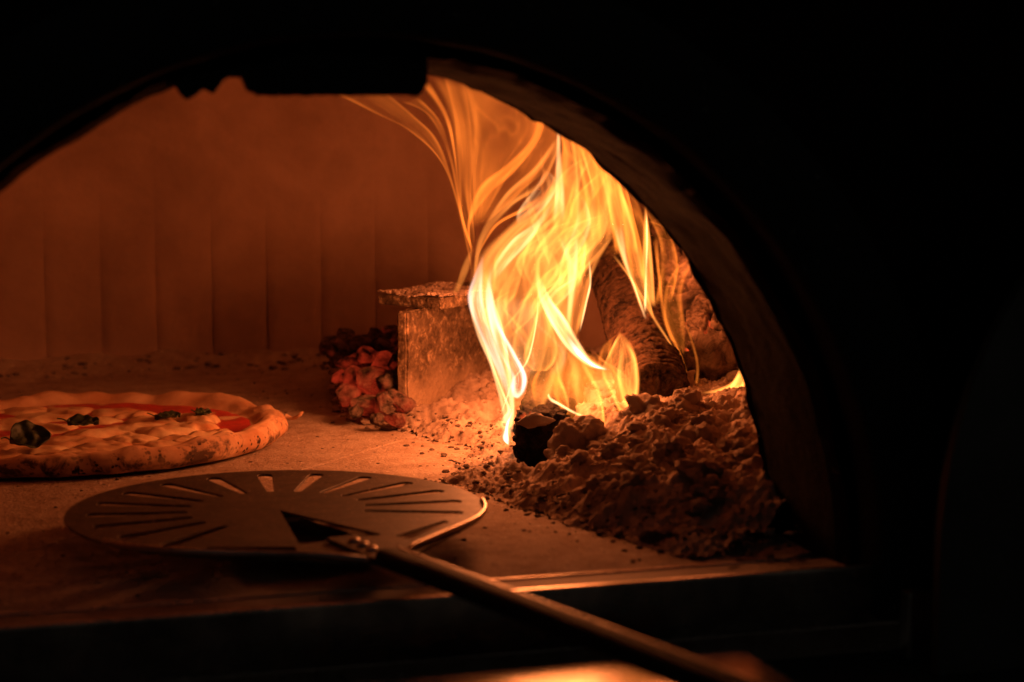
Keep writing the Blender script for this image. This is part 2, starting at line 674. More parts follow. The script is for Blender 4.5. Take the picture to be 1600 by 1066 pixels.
# ragged soot-caked plate hanging under the crown of the arch
def ragged_plate(name, x0, x1, y0, y1, zt, edge, seed):
    n = 60
    v, f = [], []
    for i in range(n + 1):
        t = i / n
        x = x0 + (x1 - x0) * t
        zb = edge(t, x) + 0.0009 * noise.noise(Vector((x * 170, seed, 0))) + 0.0005 * noise.noise(Vector((x * 500, seed, 3)))
        for (y, z) in ((y0, zt), (y0, zb + 0.001), (y0 + 0.002, zb), (y1, zb + 0.001), (y1, zt)):
            v.append((x, y, z))
    for i in range(n):
        for j in range(4):
            f.append((i * 5 + j, i * 5 + j + 1, (i + 1) * 5 + j + 1, (i + 1) * 5 + j))
    f.append((0, 1, 2, 3, 4))
    f.append(tuple(n * 5 + k for k in (4, 3, 2, 1, 0)))
    return mesh(name, v, f, M['black'], facade)


ragged_plate('flue_lip', 0.1725, 0.2685, 1.072, 1.086, 0.33, lambda t, x: 0.2748 + 0.004 * max(0, 1 - t / 0.05) + 0.006 * max(0, (t - 0.965) / 0.035), 1.0)


def soot_edge(t, x):
    z = 0.2845
    for (c, wd, h) in ((0.1395, 0.005, 0.0105), (0.1455, 0.004, 0.006), (0.1535, 0.005, 0.0085), (0.1735, 0.0028, 0.008)):
        z -= h * math.exp(-((x - c) / wd) ** 2)
    return z


ragged_plate('soot_crust', 0.131, 0.1745, 1.0715, 1.084, 0.33, soot_edge, 4.0)

# dark ledge in front, polished sill nearer, things beside the mouth
ledge = from_bm('front_ledge', box_bm(-0.6, 1.3, 0.60, 1.0515, -0.12, -0.045, 0.003, 2), M['ledge'])
tag(ledge, 'dark granite ledge in front of the oven mouth', None, None, 'structure')
sill = from_bm('front_sill', box_bm(0.20, 0.425, 0.62, 0.995, -0.0445, -0.021, 0.002, 2), M['sill'])
tag(sill, 'polished steel sill before the dark ledge', None, None, 'structure')

# ---------------------------------------------------------------- ash heap
BOUND = [Vector(p) for p in ((0.520, 1.075), (0.470, 1.098), (0.430, 1.150), (0.402, 1.225), (0.386, 1.30), (0.366, 1.395), (0.392, 1.46), (0.415, 1.515), (0.398, 1.575), (0.372, 1.640), (0.395, 1.75), (0.48, 1.95))]


def bound_dist(x, y):
    """distance inside the ash edge, negative outside (the heap lies to the right of the line)"""
    p = Vector((x, y))
    best, sgn = 9, 1
    for a, b in zip(BOUND, BOUND[1:]):
        ab = b - a
        t = max(0, min(1, (p - a).dot(ab) / ab.length_squared))
        q = a + ab * t
        d = (p - q).length
        if d < best:
            best = d
            sgn = 1 if (ab.x * (p.y - a.y) - ab.y * (p.x - a.x)) < 0 else -1
    return best * sgn


def ash_h(x, y, detail=True):
    wob = 0.012 * noise.noise(Vector((x * 22, y * 22, 2.0))) + 0.006 * noise.noise(Vector((x * 60, y * 60, 5)))
    d = bound_dist(x, y) + wob
    if d < -0.004:
        return -0.006
    d = max(d, 0)
    deep = 0.053 - max(0, min(1, (y - 1.40) / 0.22)) * 0.022
    ns = min(1, max(0, (y - 1.07) / 0.14))
    h = deep * (1 - math.exp(-d / 0.085)) * (0.25 + 0.75 * ns)
    # level hollow in front of the charred log and under the flames
    hol = math.exp(-(((x - 0.418) / 0.048) ** 4 + ((y - 1.415) / 0.075) ** 4))
    h *= 1 - 0.86 * hol
    amp = min(1, d / 0.03)
    if detail:
        h += amp * 0.016 * noise.noise(Vector((x * 16, y * 16, 1)))
        h += (0.3 + 0.7 * amp) * 0.0065 * noise.noise(Vector((x * 48, y * 48, 4)))
        vd = noise.voronoi(Vector((x * 62 + 0.6 * noise.noise(Vector((x * 90, y * 90, 0))), y * 62, 0.3)))[0][0]
        h += amp * 0.0075 * max(0, 0.62 - vd)
        vd = noise.voronoi(Vector((x * 150, y * 150, 0.7)))[0][0]
        h += (0.35 + 0.65 * amp) * 0.0050 * max(0, 0.6 - vd)
        h += 0.0022 * noise.noise(Vector((x * 170, y * 170, 8))) + 0.0019 * noise.noise(Vector((x * 390, y * 390, 3)))
        vd = noise.voronoi(Vector((x * 300, y * 300, 0.2)))[0][0]
        h += 0.0028 * max(0, 0.6 - vd)
        h = max(h, -0.002)
    return h


def ash_heap():
    st = 0.0014
    xs = [0.355 + st * i for i in range(int(0.37 / st))]
    ys, y = [], 1.072
    while y < 1.98:
        ys.append(y)
        y += st if y < 1.45 else st * (1.5 if y < 1.6 else 3.2)
    v, f, idx = [], [], {}
    for j, y in enumerate(ys):
        for i, x in enumerate(xs):
            if (x - XC) ** 2 + (y - YC) ** 2 > (RAD - 0.001) ** 2 or (y < YF + 0.004 and x > XC + AX + 0.001):
                continue
            h = ash_h(x, y)
            if h <= -0.005:
                continue
            idx[(i, j)] = len(v)
            jx = 0.0008 * noise.noise(Vector((x * 300, y * 300, 20)))
            v.append((x + jx, y, h))
    for (i, j) in idx:
        q = [(i, j), (i + 1, j), (i + 1, j + 1), (i, j + 1)]
        if all(k in idx for k in q):
            f.append(tuple(idx[k] for k in q))
    return mesh('ash_heap', v, f, M['ash'], None, True)


ash = ash_heap()
tag(ash, 'heap of grey wood ash spilling from the fire to the right jamb', 'ash heap', None, 'stuff')


def lump_mesh(name, seed, sub=3, rough=0.45, flat=0.8, mat=None):
    bm = bmesh.new()
    bmesh.ops.create_icosphere(bm, subdivisions=sub, radius=1)
    for v_ in bm.verts:
        p = v_.co.copy()
        d = 1 + rough * (0.55 * noise.noise(p * 1.3 + Vector((seed, 0, 0))) + 0.35 * noise.noise(p * 3.1 + Vector((0, seed, 0))) + 0.16 * noise.noise(p * 7 + Vector((0, 0, seed))))
        v_.co = Vector((p.x * d, p.y * d, p.z * d * flat))
    me = bpy.data.meshes.new(name)
    bm.to_mesh(me)
    bm.free()
    for p_ in me.polygons:
        p_.use_smooth = sub > 2
    if mat:
        me.materials.append(mat)
    return me


rl = random.Random(11)
lumps = [lump_mesh('ash_lump', 3.7 * k + 1, 3, 1.0, 0.75, M['lump']) for k in range(7)]


def put_lump(px, py, t, size, lab, name='ash_lump', grp='loose ash lumps', me=None, rot=None, mat=None):
    o = bpy.data.objects.new(name, me or lumps[rl.randrange(7)])
    COL.objects.link(o)
    o.location = at(px, py, t) if py is not None else px
    o.scale = (size, size * rl.uniform(0.8, 1.15), size * rl.uniform(0.8, 1.1))
    o.rotation_euler = rot or (rl.uniform(-0.5, 0.5), rl.uniform(-0.5, 0.5), rl.uniform(0, 6.3))
    tag(o, lab, 'ash lump', grp)
    return o


big = lump_mesh('ash_clod', 21.3, 5, 0.55, 1.0, M['lump'])
o = put_lump(905, 690, 1.462, 0.0185, 'large crumbly ash clod leaning on the end of the black log', 'ash_clod', None, big)
o.scale = (0.0195, 0.016, 0.0185)
o = put_lump(868, 712, 1.458, 0.0075, 'small ash lump at the foot of the black log, below the large clod')
o = put_lump(978, 752, 1.40, 0.0080, 'round pale ash lump alone on the middle of the heap')
o = put_lump(1020, 846, 1.262, 0.0070, 'dark charcoal lump at the front edge of the heap on bare floor', 'charcoal_lump', None, lump_mesh('charcoal_lump', 8.8, 4, 0.9, 0.8, M['crumb']))
o['category'] = 'charcoal'
clods = [lump_mesh('ash_clod', 6.1 * k + 2, 4, 1.15, 0.8, M['lump']) for k in range(5)]
for k in range(46):
    for _ in range(60):
        x, y = rl.uniform(0.43, 0.60), rl.uniform(1.14, 1.52)
        if bound_dist(x, y) > 0.03 and not (y < YF + 0.02 and x > XC + AX - 0.03) and not (x < 0.50 and 1.36 < y) and not (x < 0.57 and y > 1.47):
            break
    else:
        continue
    sz = rl.uniform(0.007, 0.0155)
    put_lump(Vector((x, y, ash_h(x, y) - sz * 0.1)), None, 0, sz, 'crumbly clod of ash half sunk in the ash heap', 'ash_clod', 'ash clods on the heap', clods[k % 5])
n_l = 0
for k in range(900):
    x, y = rl.uniform(0.40, 0.66), rl.uniform(1.12, 1.66)
    d = bound_dist(x, y)
    if d < 0.015 or (y < YF + 0.01 and x > XC + AX - 0.02) or (x < 0.50 and 1.38 < y < 1.56):
        continue
    sz = rl.uniform(0.0035, 0.0085) * (0.75 if d < 0.04 else 1)
    put_lump(Vector((x, y, ash_h(x, y) + sz * -0.1)), None, 0, sz, 'small rounded ash lump lying loose on the ash heap')
    n_l += 1
    if n_l >= 60:
        break


def scatter(name, count, place, smin, smax, mat, seed, sub=1):
    """uncountable crumbs joined into one mesh"""
    rnd = random.Random(seed)
    protos = [lump_mesh('crumb_shape', 5.1 * k + seed, sub, 0.9, 0.8) for k in range(6)]
    pv = [[v_.co.copy() for v_ in p.vertices] for p in protos]
    pf = [[tuple(q.vertices) for q in p.polygons] for p in protos]
    v, f = [], []
    n = 0
    tries = 0
    while n < count and tries < count * 30:
        tries += 1
        loc = place(rnd)
        if loc is None:
            continue
        k = rnd.randrange(6)
        s = smin + (smax - smin) * rnd.random() ** 3
        m = Euler((rnd.uniform(0, 6), rnd.uniform(0, 6), rnd.uniform(0, 6))).to_matrix()
        b = len(v)
        for c in pv[k]:
            q_ = m @ c * s
            v.append(Vector(loc) + Vector((q_.x * 1.15, q_.y, q_.z * 0.6 + s * 0.2)))
        f += [tuple(b + q for q in qq) for qq in pf[k]]
        n += 1
    for p in protos:
        bpy.data.meshes.remove(p)
    return mesh(name, v, f, mat, None, sub > 1)


def on_heap(rnd):
    x, y = rnd.uniform(0.36, 0.68), rnd.uniform(1.08, 1.75)
    if bound_dist(x, y) < -0.003 or (y < YF + 0.01 and x > XC + AX - 0.008):
        return None
    h = ash_h(x, y)
    return (x, y, max(h, 0)) if h > -0.005 else None


o = scatter('ash_crumbs', 1800, on_heap, 0.0005, 0.0022, M['ash'], 3, 1)
tag(o, 'fine ash crumbs strewn over the heap', 'ash crumbs', None, 'stuff')


def by_edge(rnd):
    x, y = rnd.uniform(0.30, 0.50), rnd.uniform(1.08, 1.70)
    d = bound_dist(x, y)
    if d > 0.03 or d < -0.05 or rnd.random() > math.exp(-max(0, -d) / 0.012) or (0.375 < x < 0.52 and y > 1.66):
        return None
    return (x, y, max(0, ash_h(x, y)))


o = scatter('charcoal_crumbs', 750, by_edge, 0.0004, 0.0030, M['crumb'], 8)
tag(o, 'dark charcoal crumbs along the edge of the ash', 'charcoal crumbs', None, 'stuff')


def on_floor(rnd):
    a, r_ = rnd.uniform(0, 6.283), RAD * math.sqrt(rnd.random()) * 0.97
    x, y = XC + r_ * math.cos(a), YC + r_ * math.sin(a)
    if y < 1.10 or bound_dist(x, y) > 0:
        return None
    if (x - 0.12) ** 2 + (y - 1.635) ** 2 < 0.168 ** 2:
        return None
    return (x, y, -0.0002)


o = scatter('floor_crumbs', 520, on_floor, 0.0004, 0.0021, M['crumb'], 14)
tag(o, 'specks of charcoal on the bare oven floor', 'crumbs', None, 'stuff')


def at_wall(rnd):
    a = rnd.uniform(-0.75, 0.62)
    dep = rnd.random() ** 2
    r_ = RAD - 0.004 - 0.045 * dep
    if noise.noise(Vector((a * 9, 3, 1))) + 0.25 + 0.55 * a < rnd.uniform(-0.2, 0.7):
        return None
    return (XC + r_ * math.sin(a), YC + r_ * math.cos(a), rnd.random() * 0.012 * (1 - dep))


o = scatter('wall_foot_debris', 420, at_wall, 0.0008, 0.0055, M['crumb'], 23)
tag(o, 'dark rubble of charcoal and ash along the foot of the back wall', 'debris', None, 'stuff')

# sloping fillet of settled ash where floor meets wall
v, f = [], []
for i in range(241):
    a = -1.9 + 3.5 * i / 240
    for j in range(9):
        t = j / 8
        r_ = RAD - 0.075 * t * (1 + 0.25 * noise.noise(Vector((a * 7, 0, 2)))) + 0.004
        z = 0.017 * (1 - t) ** 2 * (1 + 0.5 * noise.noise(Vector((a * 11, t * 3, 0)))) + 0.0012 * noise.noise(Vector((a * 70, t * 25, 5))) - 0.001
        v.append((XC + r_ * math.sin(a), YC + r_ * math.cos(a), z if j < 8 else -0.003))
for i in range(240):
    for j in range(8):
        f.append((i * 9 + j, (i + 1) * 9 + j, (i + 1) * 9 + j + 1, i * 9 + j + 1))
o = mesh('settled_ash', v, f, M['floor'], None, True)
tag(o, 'low drift of dust along the foot of the back wall', 'ash', None, 'stuff')

# ---------------------------------------------------------------- logs
def log_mesh(name, p0, p1, r0, r1, mat, seed, square=0.0, ring_f=0.0, block=0.0, nseg=170, nring=120, parent=None, twist=0.0, bend=0.0):
    p0, p1 = Vector(p0), Vector(p1)
    ax = p1 - p0
    L = ax.length
    ax.normalize()
    e1 = ax.cross(Vector((0, 0, 1))).normalized()
    e2 = e1.cross(ax).normalized()
    v, cr, f = [], [], []
    cap = 10
    for j in range(-cap, nseg + cap + 1):
        if j < 0:
            t, k = 0, 1 + j / cap          # end cap: shrinking rings
        elif j > nseg:
            t, k = 1, 1 - (j - nseg) / cap
        else:
            t, k = j / nseg, 1.0
        k = max(k, 0.003)
        for i in range(nring):
            a = 2 * math.pi * i / nring
            c, s = math.cos(a + twist * t), math.sin(a + twist * t)
            rad = r0 + (r1 - r0) * t
            if square:
                q = 1 / max(abs(c), abs(s))
                rad *= (1 - square) + square * min(q, 1.30)
            q = Vector((c * 1.0, s * 1.0, t * L / 0.03)) + Vector((seed, seed * 0.7, 0))
            rad *= 1 + 0.05 * noise.noise(q * 0.55) + 0.03 * noise.noise(q * 1.7)
            crack = 0.0
            if ring_f:      # checks running round the log
                ph = t * L * ring_f + 1.1 * noise.noise(Vector((c * 1.2, s * 1.2, t * 9 + seed))) + 0.35 * noise.noise(Vector((c * 4, s * 4, t * 30 + seed)))
                u = abs((ph % 1.0) - 0.5) * 2
                crack = max(0, (u - 0.50) / 0.50) * (0.45 + 0.75 * max(0, noise.noise(Vector((c * 2.3, s * 2.3, t * 14 + 3 * seed))) + 0.4))
            if block:       # checked into blocks
                dd = noise.voronoi(Vector((c * 1.5 + 0.12 * noise.noise(q * 3), s * 1.5, t * L * block)) + Vector((seed, 0, 0)))[0]
                g = dd[1] - dd[0]
                crack = max(crack, max(0, 1 - g / 0.13))
                dd = noise.voronoi(Vector((c * 3.4 + 0.2 * noise.noise(q * 4), s * 3.4, t * L * block * 2.4)) + Vector((0, seed, 0)))[0]
                crack = max(crack, 0.55 * max(0, 1 - (dd[1] - dd[0]) / 0.12))
            if k < 1:
                crack *= 0.4
            fine = 0.045 * noise.noise(q * 5) + 0.032 * noise.noise(q * 12) + 0.02 * noise.noise(q * 24)
            rad *= (1 + fine * 0.75 - 0.20 * crack)
            end = 0.0
            if k < 1:
                end = 0.0035 * noise.noise(Vector((c * k * 2.2, s * k * 2.2, seed + 9 * t))) + 0.0016 * noise.noise(Vector((c * k * 7, s * k * 7, seed)))
                end += 0.004 * (1 - k)
            off = ax * (L * t + (end if t > 0.5 else -end)) + e1 * (bend * math.sin(math.pi * t))
            v.append(p0 + off + (e1 * c + e2 * s) * rad * k)
            cr.append(crack)
    rows = nseg + 2 * cap + 1
    for j in range(rows - 1):
        for i in range(nring):
            i2 = (i + 1) % nring
            f.append((j * nring + i, (j + 1) * nring + i, (j + 1) * nring + i2, j * nring + i2))
    f.append(tuple(range(nring)))
    f.append(tuple((rows - 1) * nring + i for i in range(nring))[::-1])
    o = mesh(name, v, f, mat, parent, True)
    att = o.data.attributes.new('crack', 'FLOAT', 'POINT')
    att.data.foreach_set('value', cr)
    return o


lg = log_mesh('burning_log', at(848, 690, 1.490), at(884, 585, 1.84), 0.0215, 0.026, M['charred'], 2.3, 0.75, 30, 36, 150, 110)
tag(lg, 'charred black squared log lying end-on under the tall flames', 'log')
lg = log_mesh('bark_log', at(1022, 622, 1.585), at(948, 385, 1.87), 0.0290, 0.0265, M['bark'], 5.1, 0.0, 110, 0, 330, 190, None, 0.4, 0.006)
tag(lg, 'ridged brown log leaning back beside the tall flames', 'log')
lg = log_mesh('checked_log', at(1128, 572, 1.66), at(1046, 352, 1.95), 0.037, 0.034, M['ashbark'], 9.4, 0.15, 0, 21, 260, 190)
tag(lg, 'ash-whitened log checked into blocks, half behind the arch jamb', 'log')
lg = log_mesh('ember_log', at(1052, 590, 1.70), at(1010, 430, 1.95), 0.020, 0.020, M['emberlog'], 14.2, 0.0, 0, 44, 110, 80)
tag(lg, 'red glowing stick wedged between the brown log and the whitened log', 'log')
tw = log_mesh('twig', at(1004, 624, 1.535), at(1028, 645, 1.525), 0.0011, 0.0008, M['charred'], 3.3, 0, 0, 0, 30, 14)
tag(tw, 'thin black twig at the lower end of the ridged brown log', 'twig')
# pale flake on the charred end
fl = put_lump(836, 657, 1.484, 0.0085, 'pale ash flake stuck on the sawn end of the black log', 'ash_flake', None, lumps[2])
fl.scale = (0.0105, 0.004, 0.0062)
fl.rotation_euler = (0, 0, -0.2)

# ---------------------------------------------------------------- rusty iron stand with embers behind
stand = empty('iron_stand', (0.392, 1.636, 0))
tag(stand, 'rusty iron stand with ash-dusted flat top beside the flames', 'iron stand')


def rough_box(name, L, T, Hh, loc, rotz, mat, parent, seed, nx=40, nz=30, amp=0.0007):
    bm = bmesh.new()
    bmesh.ops.create_cube(bm, size=1)
    for v_ in bm.verts:
        v_.co = Vector((v_.co.x * L, v_.co.y * T, v_.co.z * Hh))
    bmesh.ops.bevel(bm, geom=bm.edges[:], offset=min(T, Hh, L) * 0.16, segments=2, affect='EDGES')
    bmesh.ops.subdivide_edges(bm, edges=[e for e in bm.edges if e.calc_length() > 0.012], cuts=14, use_grid_fill=True)
    m = Matrix.Rotation(rotz, 3, 'Z')
    for v_ in bm.verts:
        c = v_.co
        d = Vector((noise.noise(c * 90 + Vector((seed, 0, 0))), noise.noise(c * 90 + Vector((0, seed, 4))), noise.noise(c * 90 + Vector((7, 0, seed)))))
        v_.co = m @ (c + d * amp) + Vector(loc)
    return from_bm(name, bm, mat, parent, False)


e = Vector((0.7071, 0.7071, 0))
nrm = Vector((-0.7071, 0.7071, 0))
p = Vector((0.392, 1.637, 0))
c1 = p + e * 0.07 + nrm * 0.006
rough_box('front_plate', 0.14, 0.010, 0.096, (c1.x, c1.y, 0.047), R(45), M['rust'], stand, 2.0)
c2 = p + e * 0.112 + nrm * 0.040
rough_box('rear_plate', 0.055, 0.010, 0.094, (c2.x, c2.y, 0.047), R(45), M['rust'], stand, 6.0)
A, B, Cc = at(590, 461, 1.735), at(690, 471, 1.690), at(742, 441, 1.80)
tz = 0.1075
top_bm = bmesh.new()
poly = [Vector((A.x, A.y, 0)), Vector((B.x, B.y, 0)), Vector((B.x, B.y, 0)) + e * 0.09, Vector((Cc.x, Cc.y, 0)) + e * 0.05 + nrm * 0.02, Vector((Cc.x, Cc.y, 0)) + nrm * 0.035]
fv = [top_bm.verts.new((q.x, q.y, 0.0965)) for q in poly]
ff = top_bm.faces.new(fv)
ex = bmesh.ops.extrude_face_region(top_bm, geom=[ff])
for g_ in ex['geom']:
    if isinstance(g_, bmesh.types.BMVert):
        g_.co.z = tz - 0.002
bmesh.ops.bevel(top_bm, geom=top_bm.edges[:], offset=0.0012, segments=2, affect='EDGES')
from_bm('top_plate', top_bm, M['rust'], stand)


def on_top(rnd):
    u_, w_ = rnd.random(), rnd.random()
    q = poly[0].lerp(poly[1], u_).lerp(poly[4].lerp(poly[2], u_), w_)
    return (q.x, q.y, tz - 0.0025 + 0.004 * max(0, noise.noise(Vector((q.x * 40, q.y * 40, 0))) + 0.3))


o = scatter('ash_dust', 2600, on_top, 0.0005, 0.0021, M['ash'], 31)
tag(o, 'crust of ash crumbs on the flat top of the iron stand', 'ash crust', None, 'stuff')

# ash drifted against the foot of the stand
v, f = [], []
nu, nv = 90, 46
for i in range(nu):
    for j in range(nv):
        u_, w_ = i / (nu - 1), j / (nv - 1)
        q = p + e * (-0.03 + 0.17 * u_) - nrm * (0.075 * w_ - 0.0) + Vector((0.0, 0.0, 0))
        h = 0.013 * (1 - w_) ** 1.6 * min(1, u_ * 4.0) * (0.8 + 0.5 * noise.noise(Vector((q.x * 25, q.y * 25, 3))))
        h += 0.0022 * noise.noise(Vector((q.x * 90, q.y * 90, 1))) * min(1, (1 - w_) * 3) + 0.0014 * noise.noise(Vector((q.x * 240, q.y * 240, 1)))
        v.append((q.x, q.y, h if 0 < w_ < 1 and u_ > 0 else -0.003))
for i in range(nu - 1):
    for j in range(nv - 1):
        f.append((i * nv + j, i * nv + j + 1, (i + 1) * nv + j + 1, (i + 1) * nv + j))
o = mesh('ash_drift', v, f, M['ash'], None, True)
tag(o, 'drift of ash banked against the foot of the iron stand', 'ash drift', None, 'stuff')

def coal_mesh(seed):
    """a blocky broken piece of charcoal: a ball cut by a dozen planes"""
    rnd = random.Random(seed)
    cuts = [(Vector((rnd.gauss(0, 1), rnd.gauss(0, 1), rnd.gauss(0, 1))).normalized(), rnd.uniform(0.62, 0.95)) for _ in range(13)]
    bm = bmesh.new()
    bmesh.ops.create_icosphere(bm, subdivisions=5, radius=1)
    for v_ in bm.verts:
        d = v_.co.normalized()
        r_ = 1.08
        for n_, k_ in cuts:
            c_ = n_.dot(d)
            if c_ > 0.05:
                r_ = min(r_, k_ / c_)
        r_ *= 1 + 0.06 * noise.noise(d * 3 + Vector((seed, 0, 0))) + 0.045 * noise.noise(d * 8 + Vector((0, seed, 0))) + 0.025 * noise.noise(d * 18)
        v_.co = d * r_
    me_ = bpy.data.meshes.new('ember')
    bm.to_mesh(me_)
    bm.free()
    for p_ in me_.polygons:
        p_.use_smooth = True
    me_.materials.append(M['coal'])
    return me_


coal_me = [coal_mesh(k + 3) for k in range(8)]
rc = random.Random(77)
EMB = [(528, 545, 1.84, 19), (546, 566, 1.80, 15), (530, 588, 1.79, 10), (575, 556, 1.79, 16), (600, 570, 1.77, 22), (622, 566, 1.76, 14), (560, 590, 1.76, 22),
       (585, 602, 1.74, 24), (612, 600, 1.73, 20), (632, 592, 1.73, 14), (548, 615, 1.74, 18), (575, 632, 1.71, 20), (602, 632, 1.70, 20), (624, 628, 1.70, 18), (535, 605, 1.77, 9),
       (555, 640, 1.70, 12), (590, 655, 1.67, 11), (618, 655, 1.67, 14), (545, 535, 1.86, 14), (570, 575, 1.80, 18), (600, 545, 1.84, 16), (625, 540, 1.84, 16), (525, 562, 1.83, 10), (516, 540, 1.85, 12), (560, 540, 1.84, 15), (585, 530, 1.86, 14), (612, 522, 1.86, 14), (540, 522, 1.88, 12)]
for k, (x, y, t, s) in enumerate(EMB):
    o = bpy.data.objects.new('ember', coal_me[k % 8])
    COL.objects.link(o)
    o.location = at(x, y, t)
    s = s * t / FPX * 1.22
    o.scale = (s * rc.uniform(0.85, 1.5), s * rc.uniform(0.8, 1.2), s * rc.uniform(0.7, 1.0))
    o.rotation_euler = (rc.uniform(-0.6, 0.6), rc.uniform(-0.6, 0.6), rc.uniform(0, 6.3))
    tag(o, 'chunk of smouldering charcoal in the ember heap beside the iron stand', 'ember', 'embers heaped beside the iron stand')


def under_embers(rnd):
    x, y = rnd.uniform(520, 640), rnd.uniform(585, 672)
    if (x - 520) / 120 * 60 + 600 < y - 30 + rnd.uniform(-20, 20):
        return None
    q = floor_at(x, y)
    return (q.x, q.y, 0.018 * rnd.random() * max(0, 1 - abs(y - 610) / 60))


o = scatter('ember_ash', 900, under_embers, 0.0012, 0.0065, M['ash'], 55)
tag(o, 'ash and cinders beneath the glowing embers', 'cinders', None, 'stuff')

# ---------------------------------------------------------------- pizza
PC = Vector((0.120, 1.635, 0))
PR = 0.168
pizza = empty('pizza', PC)
tag(pizza, 'round pizza with puffed charred rim baking on the oven floor', 'pizza')


def pz_rim(a):
    return PR * (1 + 0.022 * math.sin(2 * a + 0.6) + 0.030 * noise.noise(Vector((math.cos(a) * 1.6, math.sin(a) * 1.6, 3))) + 0.010 * noise.noise(Vector((math.cos(a) * 6, math.sin(a) * 6, 8))))


def pizza_mesh():
    na = 300
    v, f, ch = [], [], []
    # outline of half a section, from the underside out round the rim to the hollow middle
    sec = [(0.0, 0.0012), (0.80, 0.0012), (0.93, 0.0014), (0.975, 0.0030), (0.995, 0.0065), (1.0, 0.0105), (0.992, 0.0145), (0.972, 0.0175), (0.945, 0.0188), (0.915, 0.0180),
           (0.885, 0.0155), (0.860, 0.0120), (0.84, 0.0095), (0.80, 0.0082), (0.65, 0.0074), (0.45, 0.0070), (0.2, 0.0070), (0.0, 0.0070)]
    fine = []
    for i in range(len(sec) - 1):
        for k in range(3):
            t = k / 3
            fine.append((sec[i][0] * (1 - t) + sec[i + 1][0] * t, sec[i][1] * (1 - t) + sec[i + 1][1] * t))
    fine.append(sec[-1])
    for i in range(na):
        a = 2 * math.pi * i / na
        rim = pz_rim(a)
        puff = 1.0 + 0.35 * noise.noise(Vector((math.cos(a) * 2.6, math.sin(a) * 2.6, 1))) + 0.20 * noise.noise(Vector((math.cos(a) * 7, math.sin(a) * 7, 5)))
        puff *= 0.86 + 0.10 * math.cos(a - R(-20)) + 0.10 * (1 if math.sin(a) < 0 else 0) * abs(math.sin(a))
        for j, (k, z) in enumerate(fine):
            x, y = math.cos(a) * rim * k, math.sin(a) * rim * k
            wr = max(0, min(1, (k - 0.78) / 0.1))
            d = noise.noise(Vector((x * 60, y * 60, z * 60))) * 0.0013 + noise.noise(Vector((x * 170, y * 170, z * 170))) * 0.0006
            zz = z * (1 + (puff - 1) * wr) + (d if z > 0.002 else 0)
            kx = 1 + (d * 0.5 / PR if z > 0.002 else 0)
            v.append((PC.x + x * kx, PC.y + y * kx, max(0.0008, zz)))
            out = max(0, min(1, (k - 0.955) / 0.03)) if z > 0.002 and j < len(fine) * 0.55 else 0
            ch.append(out * (0.35 + 0.65 * max(0, min(1, 0.5 - 0.9 * math.sin(a)))))
    m = len(fine)
    for i in range(na):
        i2 = (i + 1) % na
        for j in range(m - 1):
            f.append((i * m + j, i2 * m + j, i2 * m + j + 1, i * m + j + 1))
    o = mesh('crust', v, f, M['crust'], pizza, True)
    bm = bmesh.new()
    bm.from_mesh(o.data)
    lay = bm.verts.layers.float.new('char')
    bm.verts.ensure_lookup_table()
    for k, v_ in enumerate(bm.verts):
        v_[lay] = ch[k]
    bmesh.ops.remove_doubles(bm, verts=bm.verts[:], dist=0.00002)
    bmesh.ops.recalc_face_normals(bm, faces=bm.faces[:])
    bm.to_mesh(o.data)
    bm.free()
    return o


pizza_mesh()
v, f = [], []
na, nr = 160, 22
for i in range(na):
    a = 2 * math.pi * i / na
    for j in range(nr + 1):
        k = 0.855 * j / nr
        rim = pz_rim(a)
        x, y = math.cos(a) * rim * k, math.sin(a) * rim * k
        z = 0.0086 + 0.0012 * noise.noise(Vector((x * 45, y * 45, 2))) + 0.0006 * noise.noise(Vector((x * 130, y * 130, 2))) + 0.0018 * max(0, (k - 0.80) / 0.055) - (0.003 if j == nr else 0)
        v.append((PC.x + x, PC.y + y, z))
for i in range(na):
    i2 = (i + 1) % na
    for j in range(nr):
        f.append((i * (nr + 1) + j, i2 * (nr + 1) + j, i2 * (nr + 1) + j + 1, i * (nr + 1) + j + 1))
mesh('tomato_sauce', v, f, M['sauce'], pizza, True)

rz = random.Random(9)


def cheese_blob(cx, cy_, r_, h, seed, el=1.0, rot=0.0):
    n, m = 44, 12
    v, f = [], []
    for j in range(m + 1):
        k = j / m
        for i in range(n):
            a = 2 * math.pi * i / n
            rr = r_ * (1 + 0.55 * noise.noise(Vector((math.cos(a) * 1.3 + seed, math.sin(a) * 1.3, 0))) + 0.16 * noise.noise(Vector((math.cos(a) * 3.5, math.sin(a) * 3.5 + seed, 0))))
            x0, y0 = math.cos(a) * rr * k * el, math.sin(a) * rr * k / el
            x, y = x0 * math.cos(rot) - y0 * math.sin(rot), x0 * math.sin(rot) + y0 * math.cos(rot)
            z = 0.0082 + h * (1 - k ** 3.0) ** 0.7 + h * 0.32 * noise.noise(Vector((x * 75 + seed, y * 75, 0))) * (1 - k ** 4) + h * 0.14 * noise.noise(Vector((x * 200 + seed, y * 200, 0))) * (1 - k ** 4)
            v.append((PC.x + cx + x, PC.y + cy_ + y, z))
    for j in range(m):
        for i in range(n):
            i2 = (i + 1) % n
            f.append((j * n + i, (j + 1) * n + i, (j + 1) * n + i2, j * n + i2))
    return mesh('mozzarella', v, f, M['cheese'], pizza, True)


def pz(x, y, z=0.011):
    q = floor_at(x, y, z) - PC
    return q.x, q.y


